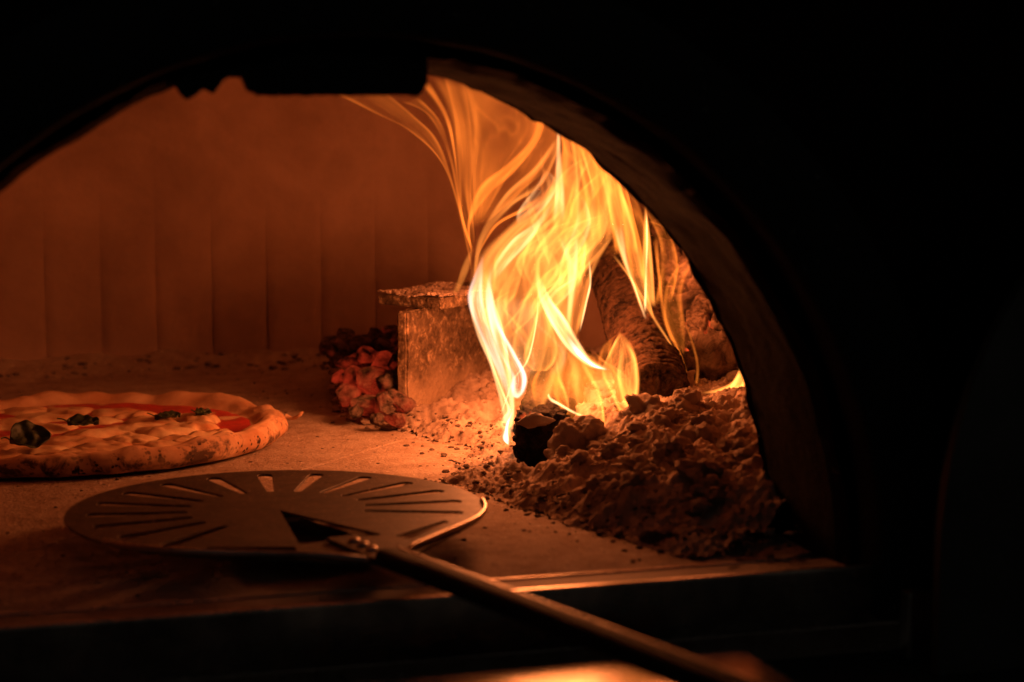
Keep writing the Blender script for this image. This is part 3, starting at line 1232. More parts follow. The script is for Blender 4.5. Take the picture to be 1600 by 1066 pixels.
CH = [(30, 690, 0.030, 0.0055), (70, 668, 0.026, 0.005), (110, 690, 0.030, 0.006), (150, 676, 0.026, 0.006), (130, 708, 0.022, 0.0055), (170, 700, 0.028, 0.0065), (205, 688, 0.026, 0.007),
      (215, 668, 0.028, 0.006), (250, 675, 0.027, 0.007), (250, 698, 0.026, 0.007), (235, 656, 0.024, 0.005), (285, 690, 0.025, 0.007), (300, 668, 0.022, 0.0075), (310, 654, 0.017, 0.008),
      (70, 650, 0.026, 0.004), (10, 660, 0.028, 0.005), (-40, 690, 0.03, 0.006), (-60, 660, 0.03, 0.006), (-10, 712, 0.026, 0.006), (90, 712, 0.022, 0.006), (150, 655, 0.020, 0.004), (320, 681, 0.016, 0.007), (60, 705, 0.026, 0.006), (-110, 680, 0.03, 0.006), (270, 650, 0.012, 0.006), (40, 640, 0.022, 0.004), (110, 640, 0.024, 0.004), (180, 641, 0.020, 0.004), (-30, 640, 0.024, 0.004), (215, 646, 0.014, 0.005), (345, 672, 0.010, 0.004)]
for k, (x, y, r_, h) in enumerate(CH):
    a, b = pz(x, y)
    cheese_blob(a, b, r_ * 0.95, h * 0.9, 3.1 * k, rz.uniform(0.9, 1.3), rz.uniform(0, 3))


def leaf(name, px, py, L, Wd, rot, tilt, curl, lab=None, z=0.017):
    a, b = pz(px, py, z)
    n, m = 22, 10
    v, f = [], []
    mtx = Matrix.Rotation(rot, 3, 'Z') @ Matrix.Rotation(tilt, 3, 'X')
    for i in range(n + 1):
        t = i / n
        wd = Wd * math.sin(math.pi * min(1, t ** 0.8)) ** 0.75 + 0.0004
        for j in range(m + 1):
            s = j / m * 2 - 1
            x = (t - 0.5) * L
            y = s * wd
            zz = curl * (abs(s) ** 1.6) * Wd - 0.6 * curl * L * (t - 0.5) ** 2 + 0.0018 * noise.noise(Vector((t * 5, s * 2.5, px * 0.1))) * 1.6
            v.append(mtx @ Vector((x, y, zz)) + Vector((PC.x + a, PC.y + b, z)))
    for i in range(n):
        for j in range(m):
            q = i * (m + 1) + j
            f.append((q, q + m + 1, q + m + 2, q + 1))
    o = mesh(name, v, f, M['basil'], pizza, True)
    md = o.modifiers.new('t', 'SOLIDIFY')
    md.thickness = 0.0006
    # short stalk
    st = [Vector((-0.5 * L - 0.008 * k / 4, 0.0015 * math.sin(k), 0.001 * k + 0.0006)) for k in range(5)]
    sv, sf = [], []
    for q in st:
        for k in range(5):
            ang = k / 5 * 6.283
            sv.append(mtx @ (q + Vector((0, math.cos(ang), math.sin(ang))) * 0.0006) + Vector((PC.x + a, PC.y + b, z)))
    for i in range(4):
        for k in range(5):
            sf.append((i * 5 + k, i * 5 + (k + 1) % 5, (i + 1) * 5 + (k + 1) % 5, (i + 1) * 5 + k))
    mesh('stalk', sv, sf, M['basil'], o)
    return o


leaf('basil_leaf', 47, 686, 0.030, 0.013, R(15), R(38), 0.5, 'dark crumpled basil leaf at the front', 0.0215)
leaf('basil_leaf', 130, 660, 0.024, 0.008, R(-8), R(20), 0.4, None, 0.0165)
leaf('basil_leaf', 262, 650, 0.022, 0.006, R(20), R(10), 0.3, None, 0.0155)
leaf('basil_leaf', 318, 644, 0.016, 0.005, R(35), R(20), 0.3, None, 0.0165)

# scrap of dough sticking out of the rim
v, f = [], []
pts = [at(448, 651, 1.655), at(456, 654, 1.655), at(464, 652, 1.652), at(470, 647, 1.65), at(474, 643, 1.65)]
for i, q in enumerate(pts):
    for k in range(8):
        a = k / 8 * 6.283
        r_ = (0.0022, 0.0014, 0.0016, 0.0018, 0.0005)[i]
        v.append(q + RGT * (math.cos(a) * r_ * 0.6) + UPV * (math.sin(a) * r_) + FWD * (math.cos(a) * r_ * 0.6))
for i in range(4):
    for k in range(8):
        f.append((i * 8 + k, i * 8 + (k + 1) % 8, (i + 1) * 8 + (k + 1) % 8, (i + 1) * 8 + k))
mesh('dough_wisp', v, f, M['crust'], pizza, True)

# ---------------------------------------------------------------- pizza peel
PZ = 0.019
PCEN = Vector((0.2125, 1.238, PZ))
PRAD = 0.129
HD = Vector((0.211, -0.977, 0)).normalized()        # towards the hand
HS = Vector((-HD.y, HD.x, 0))                         # to the right hand side of the handle seen from the hand
peel = empty('pizza_peel', (PCEN.x, PCEN.y, 0))
tag(peel, 'round slotted steel pizza peel with long handle in front of the pizza', 'pizza peel')
PT = Matrix.Rotation(R(0.0), 3, HS)


def pl(u_, w_, z=0.0):
    """u along the handle, w sideways, in metres from the blade's middle"""
    return PCEN + HD * u_ + HS * w_ + Vector((0, 0, z))


def flat_shape(name, outline, holes, th, mat, parent, z=0.0, bev=0.0003):
    cu = bpy.data.curves.new(name, 'CURVE')
    cu.dimensions = '2D'
    cu.fill_mode = 'BOTH'
    cu.extrude = th / 2 - bev
    cu.bevel_depth = bev
    cu.bevel_resolution = 1
    for pts in [outline] + holes:
        sp = cu.splines.new('POLY')
        sp.points.add(len(pts) - 1)
        for q, (a, b) in zip(sp.points, pts):
            q.co = (a, b, 0, 1)
        sp.use_cyclic_u = True
    tmp = bpy.data.objects.new('tmp', cu)
    COL.objects.link(tmp)
    dg = bpy.context.evaluated_depsgraph_get()
    me = bpy.data.meshes.new_from_object(tmp.evaluated_get(dg))
    bpy.data.objects.remove(tmp)
    bpy.data.curves.remove(cu)
    me.name = name
    for v_ in me.vertices:
        c = v_.co
        v_.co = pl(c.x, c.y, c.z + z)
    me.materials.clear()
    # u,w,z is a right-handed frame only if HD x HS = +Z
    if HD.cross(HS).z < 0:
        me.flip_normals()
    return link(name, me, mat, parent)


TIP = 0.160
ta = math.acos(PRAD / (TIP + 0.002)) + 0.02
out = []
for i in range(121):
    a = ta + (2 * math.pi - 2 * ta) * i / 120
    out.append((PRAD * math.cos(a), PRAD * math.sin(a)))
out += [(TIP, -0.011), (TIP, 0.011)]
holes = []
for k in range(-7, 8):
    a = math.pi + k * R(17.8)
    h = []
    r0, r1, w0, w1 = 0.42 * PRAD, 0.905 * PRAD, 0.0027, 0.0053
    for i in range(9):
        b = math.pi / 2 - math.pi * i / 8
        h.append((r1 - w1 + w1 * math.cos(b), w1 * math.sin(b)))
    for i in range(5):
        b = -math.pi / 2 - math.pi * i / 4
        h.append((r0 + w0 + w0 * math.cos(b), w0 * math.sin(b)))
    holes.append([(x * math.cos(a) - y * math.sin(a), x * math.sin(a) + y * math.cos(a)) for x, y in h])
holes.append([(0.004, 0.0), (0.097, 0.0265), (0.099, 0.022), (0.099, -0.022), (0.097, -0.0265)])
for s in (1, -1):
    holes.append([(0.103, 0.031 * s), (0.080, 0.076 * s), (0.085, 0.077 * s), (0.118, 0.035 * s)])
blade = flat_shape('blade', out, holes, 0.0016, M['peel'], peel)
# raised stiffening rim along the two straight edges and round the near side
def bar(name, pts, w_, h, mat, parent, seg=6):
    v, f = [], []
    n = len(pts)
    for i, q in enumerate(pts):
        d = (pts[min(i + 1, n - 1)] - pts[max(i - 1, 0)]).normalized()
        s = d.cross(Vector((0, 0, 1))).normalized()
        u_ = s.cross(d)
        for k in range(12):
            a = k / 12 * 2 * math.pi
            c, s_ = math.cos(a), math.sin(a)
            c = math.copysign(abs(c) ** 0.6, c)
            s_ = math.copysign(abs(s_) ** 0.6, s_)
            v.append(q + s * c * w_ + u_ * s_ * h)
    for i in range(n - 1):
        for k in range(12):
            f.append((i * 12 + k, i * 12 + (k + 1) % 12, (i + 1) * 12 + (k + 1) % 12, (i + 1) * 12 + k))
    f.append(tuple(range(12))[::-1])
    f.append(tuple((n - 1) * 12 + k for k in range(12)))
    return mesh(name, v, f, mat, parent, True)


for s in (1, -1):
    pts = []
    for i in range(16):
        a = ta + (R(34) * (1 - i / 15))
        pts.append(pl(PRAD * math.cos(a), s * PRAD * math.sin(a), 0.0012 + 0.0012 * i / 15))
    pts.append(pl(TIP - 0.02, s * 0.026, 0.0026))
    pts.append(pl(TIP - 0.001, s * 0.0112, 0.0026))
    bar('edge_rib', pts, 0.0013, 0.0017, M['rivet'], blade)
tang = flat_shape('tang', [(0.1005, -0.010), (0.1005, 0.010), (0.150, 0.0075), (0.178, 0.0062), (0.178, -0.0062), (0.150, -0.0075)], [], 0.002, M['peel'], peel, 0.0022)
flat_shape('opening_shade', [(-0.065, 0.016), (0.085, 0.038), (0.101, 0.020), (0.101, -0.020), (0.085, -0.038), (-0.065, -0.016)], [], 0.0014, M['handle'], peel, -0.0110)  # added black plate below the blade, makes the triangular opening look shaded
for u_ in (0.1165, 0.1285, 0.1405):
    bm = bmesh.new()
    bmesh.ops.create_uvsphere(bm, u_segments=14, v_segments=8, radius=1)
    q = pl(u_, 0, 0.0033)
    for v_ in bm.verts:
        v_.co = Vector((q.x + v_.co.x * 0.0035, q.y + v_.co.y * 0.0035, q.z + v_.co.z * 0.0022))
    from_bm('rivet', bm, M['rivet'], tang, True)
hp = [pl(0.160 + 0.62 * i / 12, 0, 0.0030 + 0.036 * (0.62 * i / 12)) for i in range(13)]
hb = bar('handle', hp, 0.0070, 0.0052, M['handle'], peel)
bar('edge_highlight', [q + HS * 0.0067 + Vector((0, 0, 0.0036)) for q in hp], 0.0011, 0.0016, M['rivet'], hb)  # highlight along the handle's edge, put in as a bright strip

# ---------------------------------------------------------------- dark things beside the mouth
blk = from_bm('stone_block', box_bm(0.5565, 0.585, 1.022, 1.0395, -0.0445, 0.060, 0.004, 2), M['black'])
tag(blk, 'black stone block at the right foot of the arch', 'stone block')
for (x, y, lab) in ((0.5440, 1.030, 'small dull steel foot beside the black stone block'), (0.5635, 1.010, 'small dull steel foot under the curved iron door')):
    bm = box_bm(x - 0.008, x + 0.008, y - 0.006, y + 0.006, -0.0448, -0.0050, 0.002, 2)
    tag(from_bm('steel_foot', bm, M['rivet']), lab, 'steel foot')
# curved iron door standing to the side, its rounded edge towards the mouth
door = empty('oven_door', (0.80, 1.0, 0))
tag(door, 'dark rounded iron oven door standing right of the mouth', 'oven door')
v, f = [], []
n = 60
for y in (0.992, 1.000):
    for i in range(n + 1):
        a = math.pi * i / n
        v.append((0.80 + 0.262 * math.cos(a), y + 0.05 * math.sin(a) * 0.2, 0.02 + 0.26 * math.sin(a)))
    v.append((0.80 - 0.262, y, -0.0445))
    v.append((0.80 + 0.262, y, -0.0445))
m = n + 3
f.append(tuple(range(n + 1)) + (n + 1, n + 2))
f.append(tuple(m + k for k in (list(range(n + 1)) + [n + 1, n + 2]))[::-1])
for i in range(m):
    f.append((i, (i + 1) % m, m + (i + 1) % m, m + i))
mesh('panel', v, f, M['door'], door)
bar('door_handle', [Vector((0.74, 0.985, 0.12)), Vector((0.74, 0.955, 0.125)), Vector((0.86, 0.955, 0.125)), Vector((0.86, 0.985, 0.12))], 0.006, 0.006, M['handle'], door)

# ---------------------------------------------------------------- flames: thin curved shells of glowing gas
def catmull(P, n):
    out = []
    m = len(P) - 1
    for k in range(n + 1):
        u_ = k / n * m
        i = min(int(u_), m - 1)
        t = u_ - i
        p0, p1, p2, p3 = P[max(i - 1, 0)], P[i], P[i + 1], P[min(i + 2, m)]
        out.append(0.5 * ((2 * p1) + (p2 - p0) * t + (2 * p0 - 5 * p1 + 4 * p2 - p3) * t * t + (3 * p1 - p0 - 3 * p2 + p3) * t ** 3))
    return out


COLS = {'o': (1.0, 0.215, 0.022), 'y': (1.0, 0.285, 0.045), 'w': (1.0, 0.50, 0.19), 'b': (0.95, 0.72, 0.58)}
FM = {}
for k, c in COLS.items():
    for lv in (60, 110, 200, 380, 700, 1300):
        FM[(k, lv)] = None


def flame_mat(k, lv):
    if FM.get((k, lv)) is None:
        FM[(k, lv)] = mat_flame('flame_gas', COLS[k], lv * {'o': 1.3, 'y': 1.15, 'w': 1.2, 'b': 1.15}[k])
    return FM[(k, lv)]


fseed = [0]


def sm(a, b, x):
    x = max(0.0, min(1.0, (x - a) / (b - a)))
    return x * x * (3 - 2 * x)


def flame(parent, left, right, t0, t1, kind, lv, th=0.0010, deep=0.55, fade=(0.10, 0.25), wob=1.0, nlen=64, nw=36, tm=None, prof=(1.0, 1.0, 0.30), streak=1.0, side=None):
    """a tongue of glowing gas between two traced edges: a curved sheet whose thickness swells and thins; t0 / t1 its distance
    at foot and tip; prof how thick it is along its left edge, its right edge and between them"""
    fseed[0] += 1
    sd = fseed[0] * 3.17
    nk = len(left)
    LP, RP = [], []
    for i in range(nk):
        k = i / (nk - 1)
        t = t0 + (t1 - t0) * k
        LP.append(at(left[i][0], left[i][1], t))
        RP.append(at(right[i][0], right[i][1], t))
    LP, RP = catmull(LP, nlen), catmull(RP, nlen)
    sgn = side or (1 if int(sd * 7) % 2 else -1)
    pl_, pr_, pf = prof
    front, back, v = [], [], []
    peak = th * 2.6
    for i in range(nlen + 1):
        k = i / nlen
        c, hv = LP[i], RP[i] - LP[i]
        hl = hv.length
        px = hl * FPX / 1.53
        ew = max(0.05, min(0.40, 3.2 / max(px, 1)))          # width of the bright edge, about three pixels
        nar = sm(10, 26, px)                                  # narrow strands are one bright thread
        fd = sm(0, fade[0], k) * sm(0, fade[1], 1 - k)
        dp = hl * deep * 0.5
        rf_, rb_ = [], []
        for j in range(nw + 1):
            u_ = 0.5 - 0.5 * math.cos(math.pi * j / nw)
            win = sm(0, min(0.5, ew * 1.6), u_) * sm(0, min(0.5, ew * 1.6), 1 - u_)
            n1 = noise.noise(Vector((u_ * 2.4 + 0.5 * math.sin(k * 3 + sd), k * 2.2, sd)))
            n2 = noise.noise(Vector((u_ * 4.5 + 0.9 * n1 + 0.7 * k, k * 1.6, sd + 20)))
            lines = max(0.0, 1 - abs(n2) * 6.5) ** 2
            e_l = math.exp(-((u_ - ew * 1.5) / (ew * 1.2)) ** 2) + 0.35 * math.exp(-u_ / 0.16)
            e_r = math.exp(-((1 - u_ - ew * 1.5) / (ew * 1.2)) ** 2) + 0.35 * math.exp(-(1 - u_) / 0.16)
            ml = 0.65 + 0.9 * noise.noise(Vector((k * 3.5, 1.0, sd)))
            mr = 0.65 + 0.9 * noise.noise(Vector((k * 3.5, 7.0, sd)))
            body = pf * (max(0.04, 0.75 + 1.5 * streak * n1) + 0.9 * streak * lines)
            wide = pl_ * e_l * max(0.1, ml) + pr_ * e_r * max(0.1, mr) + body
            thin = 0.9 * math.sin(math.pi * u_) ** 2 * max(0.25, 0.8 + noise.noise(Vector((k * 4, 3.0, sd))))
            thick = peak * win * fd * (thin + (wide - thin) * nar)
            thick = min(max(thick, 0.0), 0.012)
            bul = sgn * dp * math.sin(math.pi * u_) + wob * hl * (0.22 * noise.noise(Vector((u_ * 2, k * 3, sd + 40))) + 0.08 * noise.noise(Vector((u_ * 5, k * 6, sd + 60))))
            q = c + hv * u_ + FWD * bul
            edge = i in (0, nlen) or j in (0, nw)
            if edge:
                rf_.append(len(v))
                rb_.append(len(v))
                v.append(q)
            else:
                tt = max(thick, 0.000012) / 2
                rf_.append(len(v))
                v.append(q - FWD * tt)
                rb_.append(len(v))
                v.append(q + FWD * tt)
        front.append(rf_)
        back.append(rb_)
    f = []
    for i in range(nlen):
        for j in range(nw):
            f.append((front[i][j], front[i][j + 1], front[i + 1][j + 1], front[i + 1][j]))
            q = (back[i][j], back[i + 1][j], back[i + 1][j + 1], back[i][j + 1])
            f.append(q)
    me = bpy.data.meshes.new('flame')
    me.from_pydata([tuple(q) for q in v], [], f)
    me.update()
    if sum(p_.normal.dot(FWD) * p_.area for p_ in list(me.polygons)[::2]) > 0:
        me.flip_normals()
    return link('flame', me, flame_mat(kind, lv), parent, False)


fire = empty('fire', at(870, 640, 1.55))
tag(fire, 'tall yellow and white flames rising from the charred black log', 'fire')
fire2 = empty('fire', at(1050, 600, 1.68))
tag(fire2, 'thin orange flames between the brown log and the whitened log', 'fire')
fire3 = empty('fire', at(1135, 605, 1.60))
tag(fire3, 'small bright flame at the ash beside the right arch jamb', 'fire')

# broad body
flame(fire, [(795, 690), (778, 610), (748, 520), (730, 455), (745, 400), (800, 345), (862, 285), (885, 200)], [(800, 692), (850, 640), (885, 560), (905, 480), (925, 410), (950, 350), (960, 290), (955, 225)], 1.53, 1.50, 'y', 110, 0.0016, 0.6, (0.2, 0.2))
flame(fire, [(800, 600), (775, 540), (745, 480), (742, 420), (790, 360), (850, 320), (880, 270), (878, 190)], [(840, 600), (860, 540), (880, 480), (915, 420), (935, 380), (930, 330), (915, 270), (905, 195)], 1.56, 1.50, 'y', 110, 0.0016, 0.5, (0.2, 0.3))
FILL = [
    ([(800, 620), (765, 540), (738, 470), (748, 405), (800, 345), (860, 295), (878, 240), (872, 190)], [(870, 600), (890, 530), (905, 470), (925, 415), (950, 365), (962, 315), (955, 265), (930, 200)], 1.55, 1.52, 'y', 110, 0.0012),
    ([(785, 560), (760, 500), (745, 440), (775, 385), (825, 345), (860, 310)], [(850, 560), (870, 500), (900, 445), (935, 400), (960, 360), (958, 320)], 1.54, 1.53, 'y', 110, 0.0012),
    ([(760, 470), (755, 430), (790, 380), (840, 350), (880, 320)], [(860, 480), (900, 440), (935, 405), (960, 370), (965, 330)], 1.53, 1.53, 'y', 110, 0.0012),
    ([(850, 380), (862, 330), (872, 280), (876, 230), (868, 185)], [(965, 380), (985, 330), (970, 290), (950, 250), (925, 200)], 1.57, 1.54, 'o', 200, 0.0011),
    ([(870, 690), (850, 640), (850, 600), (870, 560), (890, 520)], [(950, 690), (985, 650), (990, 610), (965, 580), (930, 550)], 1.55, 1.55, 'o', 110, 0.0022),
    ([(800, 650), (785, 590), (762, 530), (746, 470), (752, 420)], [(905, 640), (910, 590), (900, 530), (890, 470), (890, 420)], 1.535, 1.53, 'y', 200, 0.0011),
    ([(800, 600), (790, 560), (775, 510), (770, 460)], [(880, 590), (890, 550), (880, 510), (865, 460)], 1.525, 1.525, 'w', 110, 0.0012),
    ([(900, 660), (895, 620), (890, 580), (880, 540)], [(990, 660), (998, 620), (980, 585), (930, 555)], 1.535, 1.53, 'y', 110, 0.0014),
    ([(920, 400), (930, 350), (925, 300), (905, 240), (890, 200)], [(1010, 420), (1015, 370), (1000, 320), (975, 275), (950, 235)], 1.60, 1.56, 'o', 200, 0.0010)]
for (l, r_, t0_, t1_, kd, lv, th) in FILL:
    flame(fire, l, r_, t0_, t1_, kd, lv, th, 0.4, (0.25, 0.2), 1.0, 72, 44, None, (0.6, 0.7, 0.36), 1.8)
# white stream down the left side
flame(fire, [(797, 640), (772, 575), (743, 512), (729, 468), (738, 432), (752, 396)], [(806, 640), (790, 575), (768, 515), (757, 468), (757, 430), (760, 396)], 1.50, 1.52, 'b', 380, 0.0008, 0.8, (0.2, 0.3))
flame(fire, [(790, 690), (782, 640), (765, 575), (742, 520), (732, 470), (748, 420)], [(800, 690), (806, 640), (800, 580), (790, 520), (775, 470), (762, 420)], 1.50, 1.53, 'w', 380, 0.0012, 0.6, (0.15, 0.3))
# white drop
flame(fire, [(799, 621), (797, 606), (796, 585), (776, 548), (762, 505), (756, 455), (766, 410)], [(812, 624), (822, 610), (824, 585), (806, 550), (782, 505), (772, 455), (770, 410)], 1.50, 1.52, 'b', 700, 0.0009, 0.7, (0.06, 0.4))
# crossing filaments at the foot
flame(fire, [(778, 652), (790, 620), (800, 590), (822, 560), (836, 500), (838, 450)], [(783, 654), (794, 624), (806, 594), (828, 562), (841, 500), (843, 450)], 1.50, 1.53, 'w', 700, 0.0010, 0.8, (0.2, 0.3), 0.6)
flame(fire, [(779, 672), (781, 655), (790, 640), (780, 610), (762, 560), (748, 520)], [(790, 676), (797, 655), (800, 640), (788, 610), (769, 560), (753, 520)], 1.50, 1.51, 'w', 700, 0.0010, 0.7, (0.2, 0.3), 0.6)
flame(fire, [(785, 688), (784, 680), (790, 660), (800, 640)], [(796, 698), (797, 690), (796, 665), (805, 640)], 1.50, 1.51, 'b', 700, 0.0014, 0.8, (0.15, 0.4), 0.3)
# dark bubble outlined by bright gas
flame(fire, [(832, 581), (818, 566), (818, 545), (828, 515), (838, 480), (838, 445), (826, 400)], [(856, 581), (869, 566), (874, 545), (867, 512), (852, 480), (846, 445), (850, 400)], 1.51, 1.53, 'y', 380, 0.0009, 0.9, (0.04, 0.3), 0.3)
# right white streak
flame(fire, [(950, 583), (918, 574), (884, 545), (858, 505), (840, 465), (832, 425)], [(952, 572), (925, 560), (905, 530), (884, 495), (862, 465), (845, 425)], 1.51, 1.54, 'w', 380, 0.0026, 0.6, (0.2, 0.35))
flame(fire, [(948, 580), (925, 574), (900, 556), (880, 530)], [(952, 576), (930, 568), (910, 548), (890, 520)], 1.50, 1.51, 'b', 700, 0.0014, 0.8, (0.3, 0.4))
# right hand lobe
flame(fire, [(982, 662), (964, 640), (950, 610), (938, 582), (948, 556), (966, 519)], [(986, 662), (996, 640), (1001, 605), (999, 570), (990, 540), (970, 516)], 1.52, 1.53, 'y', 380, 0.0013, 0.6, (0.25, 0.12), 0.5)
flame(fire, [(985, 655), (972, 630), (962, 590), (966, 555), (969, 525)], [(988, 655), (996, 630), (999, 590), (994, 555), (973, 522)], 1.52, 1.53, 'y', 380, 0.0014, 0.6, (0.35, 0.3), 0.5)
flame(fire, [(962, 640), (942, 600), (932, 570), (940, 540), (962, 522)], [(990, 640), (975, 600), (960, 570), (958, 540), (967, 520)], 1.53, 1.54, 'o', 200, 0.0010, 0.6, (0.3, 0.3), 0.5)
# low curtain over the log end
flame(fire, [(900, 690), (880, 650), (862, 615), (868, 585), (880, 555)], [(946, 692), (947, 650), (942, 615), (928, 585), (915, 550)], 1.50, 1.53, 'o', 200, 0.0012, 0.5, (0.12, 0.3), 0.5)
flame(fire, [(938, 692), (938, 650), (930, 615), (912, 585), (895, 550)], [(947, 692), (947, 650), (941, 612), (924, 580), (905, 545)], 1.50, 1.52, 'y', 380, 0.0013, 0.7, (0.2, 0.3), 0.3)
flame(fire, [(835, 640), (828, 610), (832, 590), (845, 570)], [(892, 640), (885, 610), (872, 585), (860, 565)], 1.51, 1.54, 'o', 200, 0.0010, 0.6, (0.3, 0.3), 0.4)
flame(fire, [(885, 650), (880, 620), (868, 590), (866, 560)], [(894, 650), (889, 615), (878, 585), (872, 555)], 1.50, 1.52, 'y', 200, 0.0014, 0.6, (0.3, 0.3), 0.4)
# flamelet on the log end
flame(fire, [(936, 660), (915, 655), (893, 647), (872, 635), (858, 628), (853, 617)], [(937, 652), (916, 649), (896, 640), (877, 629), (863, 620), (859, 613)], 1.475, 1.48, 'w', 700, 0.0014, 0.9, (0.25, 0.12), 0.2)
# middle tongues
flame(fire, [(795, 580), (800, 530), (812, 480), (830, 440), (838, 400)], [(825, 580), (836, 530), (846, 480), (848, 440), (845, 400)], 1.52, 1.54, 'y', 200, 0.0014, 0.6, (0.25, 0.3))
flame(fire, [(888, 540), (885, 480), (892, 440), (925, 400), (955, 365)], [(900, 540), (917, 480), (924, 440), (940, 405), (968, 360)], 1.52, 1.54, 'y', 380, 0.0010, 0.6, (0.2, 0.3))
flame(fire, [(903, 520), (912, 475), (919, 440), (917, 405)], [(908, 520), (919, 475), (926, 440), (923, 400)], 1.51, 1.53, 'w', 700, 0.0012, 0.8, (0.3, 0.3), 0.3)
flame(fire, [(880, 520), (884, 460), (882, 410), (870, 370)], [(892, 520), (900, 460), (905, 410), (905, 365)], 1.50, 1.52, 'w', 380, 0.0012, 0.7, (0.3, 0.4))
flame(fire, [(870, 450), (872, 420), (880, 392), (900, 372)], [(905, 455), (915, 425), (918, 395), (920, 370)], 1.51, 1.53, 'y', 380, 0.0013, 0.7, (0.3, 0.3))
flame(fire, [(760, 500), (768, 440), (772, 400), (805, 360), (838, 335)], [(800, 480), (815, 440), (825, 400), (840, 365), (852, 330)], 1.53, 1.53, 'y', 200, 0.0013, 0.6, (0.25, 0.3))
flame(fire, [(758, 440), (775, 405), (800, 372), (835, 345), (868, 300)], [(772, 445), (800, 410), (825, 385), (850, 350), (880, 300)], 1.51, 1.50, 'w', 380, 0.0010, 0.6, (0.3, 0.4))
flame(fire, [(820, 440), (840, 400), (870, 365), (905, 345), (940, 335)], [(880, 440), (905, 410), (930, 390), (948, 365), (955, 330)], 1.54, 1.53, 'y', 200, 0.0013, 0.5, (0.25, 0.3))
flame(fire, [(835, 460), (815, 420), (820, 385), (860, 355), (900, 342)], [(880, 460), (880, 430), (880, 400), (905, 372), (935, 340)], 1.53, 1.52, 'y', 200, 0.0011, 0.6, (0.3, 0.3))
# upper body against the arch
flame(fire, [(862, 350), (865, 300), (866, 250), (868, 200)], [(885, 350), (884, 300), (880, 250), (877, 195)], 1.50, 1.47, 'w', 380, 0.0014, 0.8, (0.4, 0.15))
flame(fire, [(880, 360), (893, 310), (897, 270), (890, 215)], [(905, 360), (908, 310), (906, 270), (903, 210)], 1.50, 1.47, 'y', 380, 0.0011, 0.7, (0.4, 0.15))
flame(fire, [(860, 400), (880, 330), (895, 270), (885, 195)], [(945, 390), (940, 330), (938, 270), (930, 210)], 1.55, 1.50, 'o', 200, 0.0013, 0.5, (0.3, 0.15))
flame(fire, [(925, 390), (915, 330), (905, 270), (895, 205)], [(965, 370), (955, 320), (948, 280), (940, 225)], 1.55, 1.52, 'o', 200, 0.0013, 0.5, (0.3, 0.15))
flame(fire, [(850, 380), (845, 335), (860, 285), (872, 240)], [(880, 370), (870, 330), (880, 285), (884, 230)], 1.52, 1.49, 'y', 200, 0.0012, 0.7, (0.4, 0.2))
flame(fire, [(905, 380), (920, 330), (918, 280), (900, 225)], [(930, 380), (935, 330), (928, 285), (912, 225)], 1.52, 1.49, 'y', 200, 0.0010, 0.7, (0.4, 0.2))
# sweeping veils drawn towards the crown of the mouth
S = [([(736, 436), (722, 365), (692, 262), (640, 207), (580, 176), (512, 142)], [(742, 430), (729, 355), (706, 272), (684, 217), (648, 180), (600, 140)], 'o', 200, 0.0007),
     ([(735, 395), (717, 335), (700, 252), (668, 182), (622, 160)], [(741, 390), (723, 325), (709, 245), (690, 190), (655, 150)], 'o', 200, 0.0008),
     ([(737, 400), (718, 340), (706, 242), (690, 182), (655, 132)], [(742, 390), (724, 330), (715, 240), (704, 182), (672, 125)], 'o', 380, 0.0008),
     ([(737, 398), (720, 340), (712, 250), (706, 180), (690, 118)], [(744, 380), (738, 300), (742, 245), (738, 180), (724, 120)], 'o', 200, 0.0007),
     ([(735, 405), (728, 345), (748, 290), (790, 255), (828, 215), (838, 170)], [(741, 400), (738, 350), (768, 303), (806, 270), (846, 218), (858, 170)], 'o', 380, 0.0009),
     ([(737, 440), (744, 375), (785, 305), (835, 258), (872, 205)], [(744, 440), (760, 375), (800, 325), (850, 288), (884, 212)], 'y', 380, 0.0009),
     ([(742, 400), (770, 350), (815, 322), (850, 295), (868, 280)], [(748, 402), (778, 356), (824, 330), (860, 305), (878, 290)], 'o', 380, 0.0008),
     ([(735, 360), (716, 270), (700, 180), (668, 115)], [(760, 350), (838, 280), (880, 215), (880, 160)], 'o', 200, 0.0006),
     ([(738, 350), (735, 270), (735, 190), (712, 110)], [(755, 345), (800, 270), (840, 215), (850, 150)], 'o', 200, 0.0006),
     ([(674, 465), (705, 455), (722, 425), (740, 385)], [(700, 462), (716, 440), (734, 415), (746, 385)], 'o', 110, 0.0006)]
for i, (l, r_, kd, lv, th) in enumerate(S[:-1]):
    flame(fire, l, r_, 1.53, 1.36, kd, lv, th, 0.7, (0.12, 0.10), 0.9, 84, 44, None, (1.0, 0.8, 0.26 if i < 7 else 0.55))
flame(fire, [(703, 462), (712, 440), (722, 410), (735, 385)], [(716, 462), (728, 440), (738, 412), (742, 385)], 1.52, 1.52, 'y', 200, 0.0010, 0.7, (0.3, 0.3), 0.5)

# random inner tongues of the main body
rf = random.Random(4)
for k in range(34):
    t = rf.random()
    y0 = 560 - 250 * t + rf.uniform(-15, 15)
    cx = 800 + 75 * t + rf.uniform(-45, 60)
    ln = rf.uniform(70, 150)
    w0 = rf.uniform(6, 22)
    dr = rf.uniform(-10, 45)
    le, ri = [], []
    ph_ = rf.random() * 6
    for i in range(6):
        u_ = i / 5
        x = cx + dr * u_ + 19 * math.sin(u_ * 3.8 + ph_)
        ww = w0 * (math.sin(math.pi * min(1, 0.15 + u_ * 0.85)) ** 0.7 + 0.05)
        le.append((x - ww, y0 - ln * u_))
        ri.append((x + ww, y0 - ln * u_))
    flame(fire, le, ri, 1.52 + rf.uniform(0, 0.04), 1.50 + rf.uniform(0, 0.04), rf.choice('yyyow'), rf.choice((110, 200, 200)), 0.0011, 0.7, (0.3, 0.4), 1.0, 48, 24)

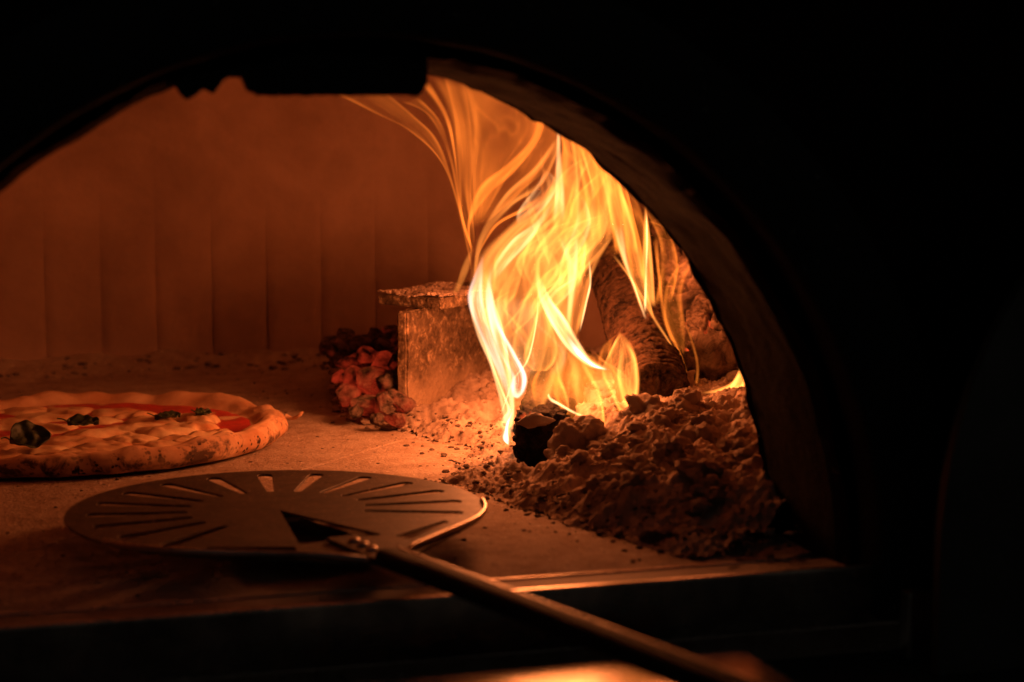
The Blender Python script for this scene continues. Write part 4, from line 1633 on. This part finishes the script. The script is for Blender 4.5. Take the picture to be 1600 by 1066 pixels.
# second fire behind the brown log
F2 = [([(1000, 486), (985, 445), (962, 385), (947, 320), (930, 240)], [(1026, 505), (1010, 440), (998, 380), (980, 315), (960, 255)], 'y', 200, 0.0010),
      ([(1008, 478), (1002, 420), (1003, 370), (1004, 320)], [(1026, 482), (1022, 420), (1018, 370), (1012, 320)], 'y', 380, 0.0012),
      ([(1004, 490), (1006, 430), (1008, 380), (1008, 330)], [(1012, 490), (1013, 430), (1014, 380), (1012, 330)], 'w', 380, 0.0012),
      ([(1068, 612), (1050, 550), (1018, 500), (984, 440), (952, 398)], [(1074, 612), (1057, 550), (1027, 496), (994, 440), (962, 395)], 'y', 380, 0.0009),
      ([(1078, 612), (1058, 555), (1035, 505), (1026, 440), (1018, 370)], [(1084, 612), (1066, 550), (1046, 500), (1036, 440), (1030, 360)], 'o', 380, 0.0009),
      ([(1005, 500), (990, 455), (972, 410), (955, 350)], [(1014, 500), (998, 455), (984, 410), (975, 350)], 'w', 380, 0.0009),
      ([(1060, 560), (1038, 510), (1036, 460), (1050, 425), (1085, 395)], [(1072, 560), (1072, 510), (1068, 460), (1078, 425), (1100, 400)], 'o', 110, 0.0007),
      ([(1020, 480), (1030, 420), (1026, 370), (1000, 320)], [(1052, 470), (1062, 420), (1055, 380), (1040, 330)], 'o', 110, 0.0009),
      ([(960, 400), (950, 340), (945, 290), (935, 235)], [(1000, 400), (990, 340), (975, 300), (965, 255)], 'o', 200, 0.0009),
      ([(985, 440), (975, 380), (968, 320), (955, 250)], [(1010, 440), (1005, 390), (990, 330), (975, 270)], 'o', 200, 0.0008),
      ([(1012, 350), (1030, 355), (1052, 365), (1062, 370)], [(1012, 342), (1030, 348), (1052, 358), (1066, 364)], 'o', 110, 0.0007),
      ([(1082, 608), (1085, 570), (1075, 530), (1062, 495)], [(1092, 608), (1094, 570), (1084, 530), (1068, 490)], 'o', 110, 0.0008)]
for (l, r_, kd, lv, th) in F2:
    flame(fire2, l, r_, 1.64, 1.58, kd, lv, th * 1.7, 0.7, (0.12, 0.25), 0.7, 64, 30)
flame(fire3, [(1092, 612), (1118, 606), (1142, 596), (1154, 575), (1158, 555)], [(1098, 617), (1124, 617), (1152, 614), (1168, 596), (1166, 555)], 1.555, 1.56, 'y', 380, 0.0022, 0.8, (0.3, 0.4), 0.3)
flame(fire3, [(1130, 612), (1142, 600), (1150, 585), (1155, 570)], [(1160, 618), (1166, 606), (1168, 590), (1164, 570)], 1.565, 1.57, 'y', 380, 0.0018, 0.8, (0.3, 0.4), 0.3)
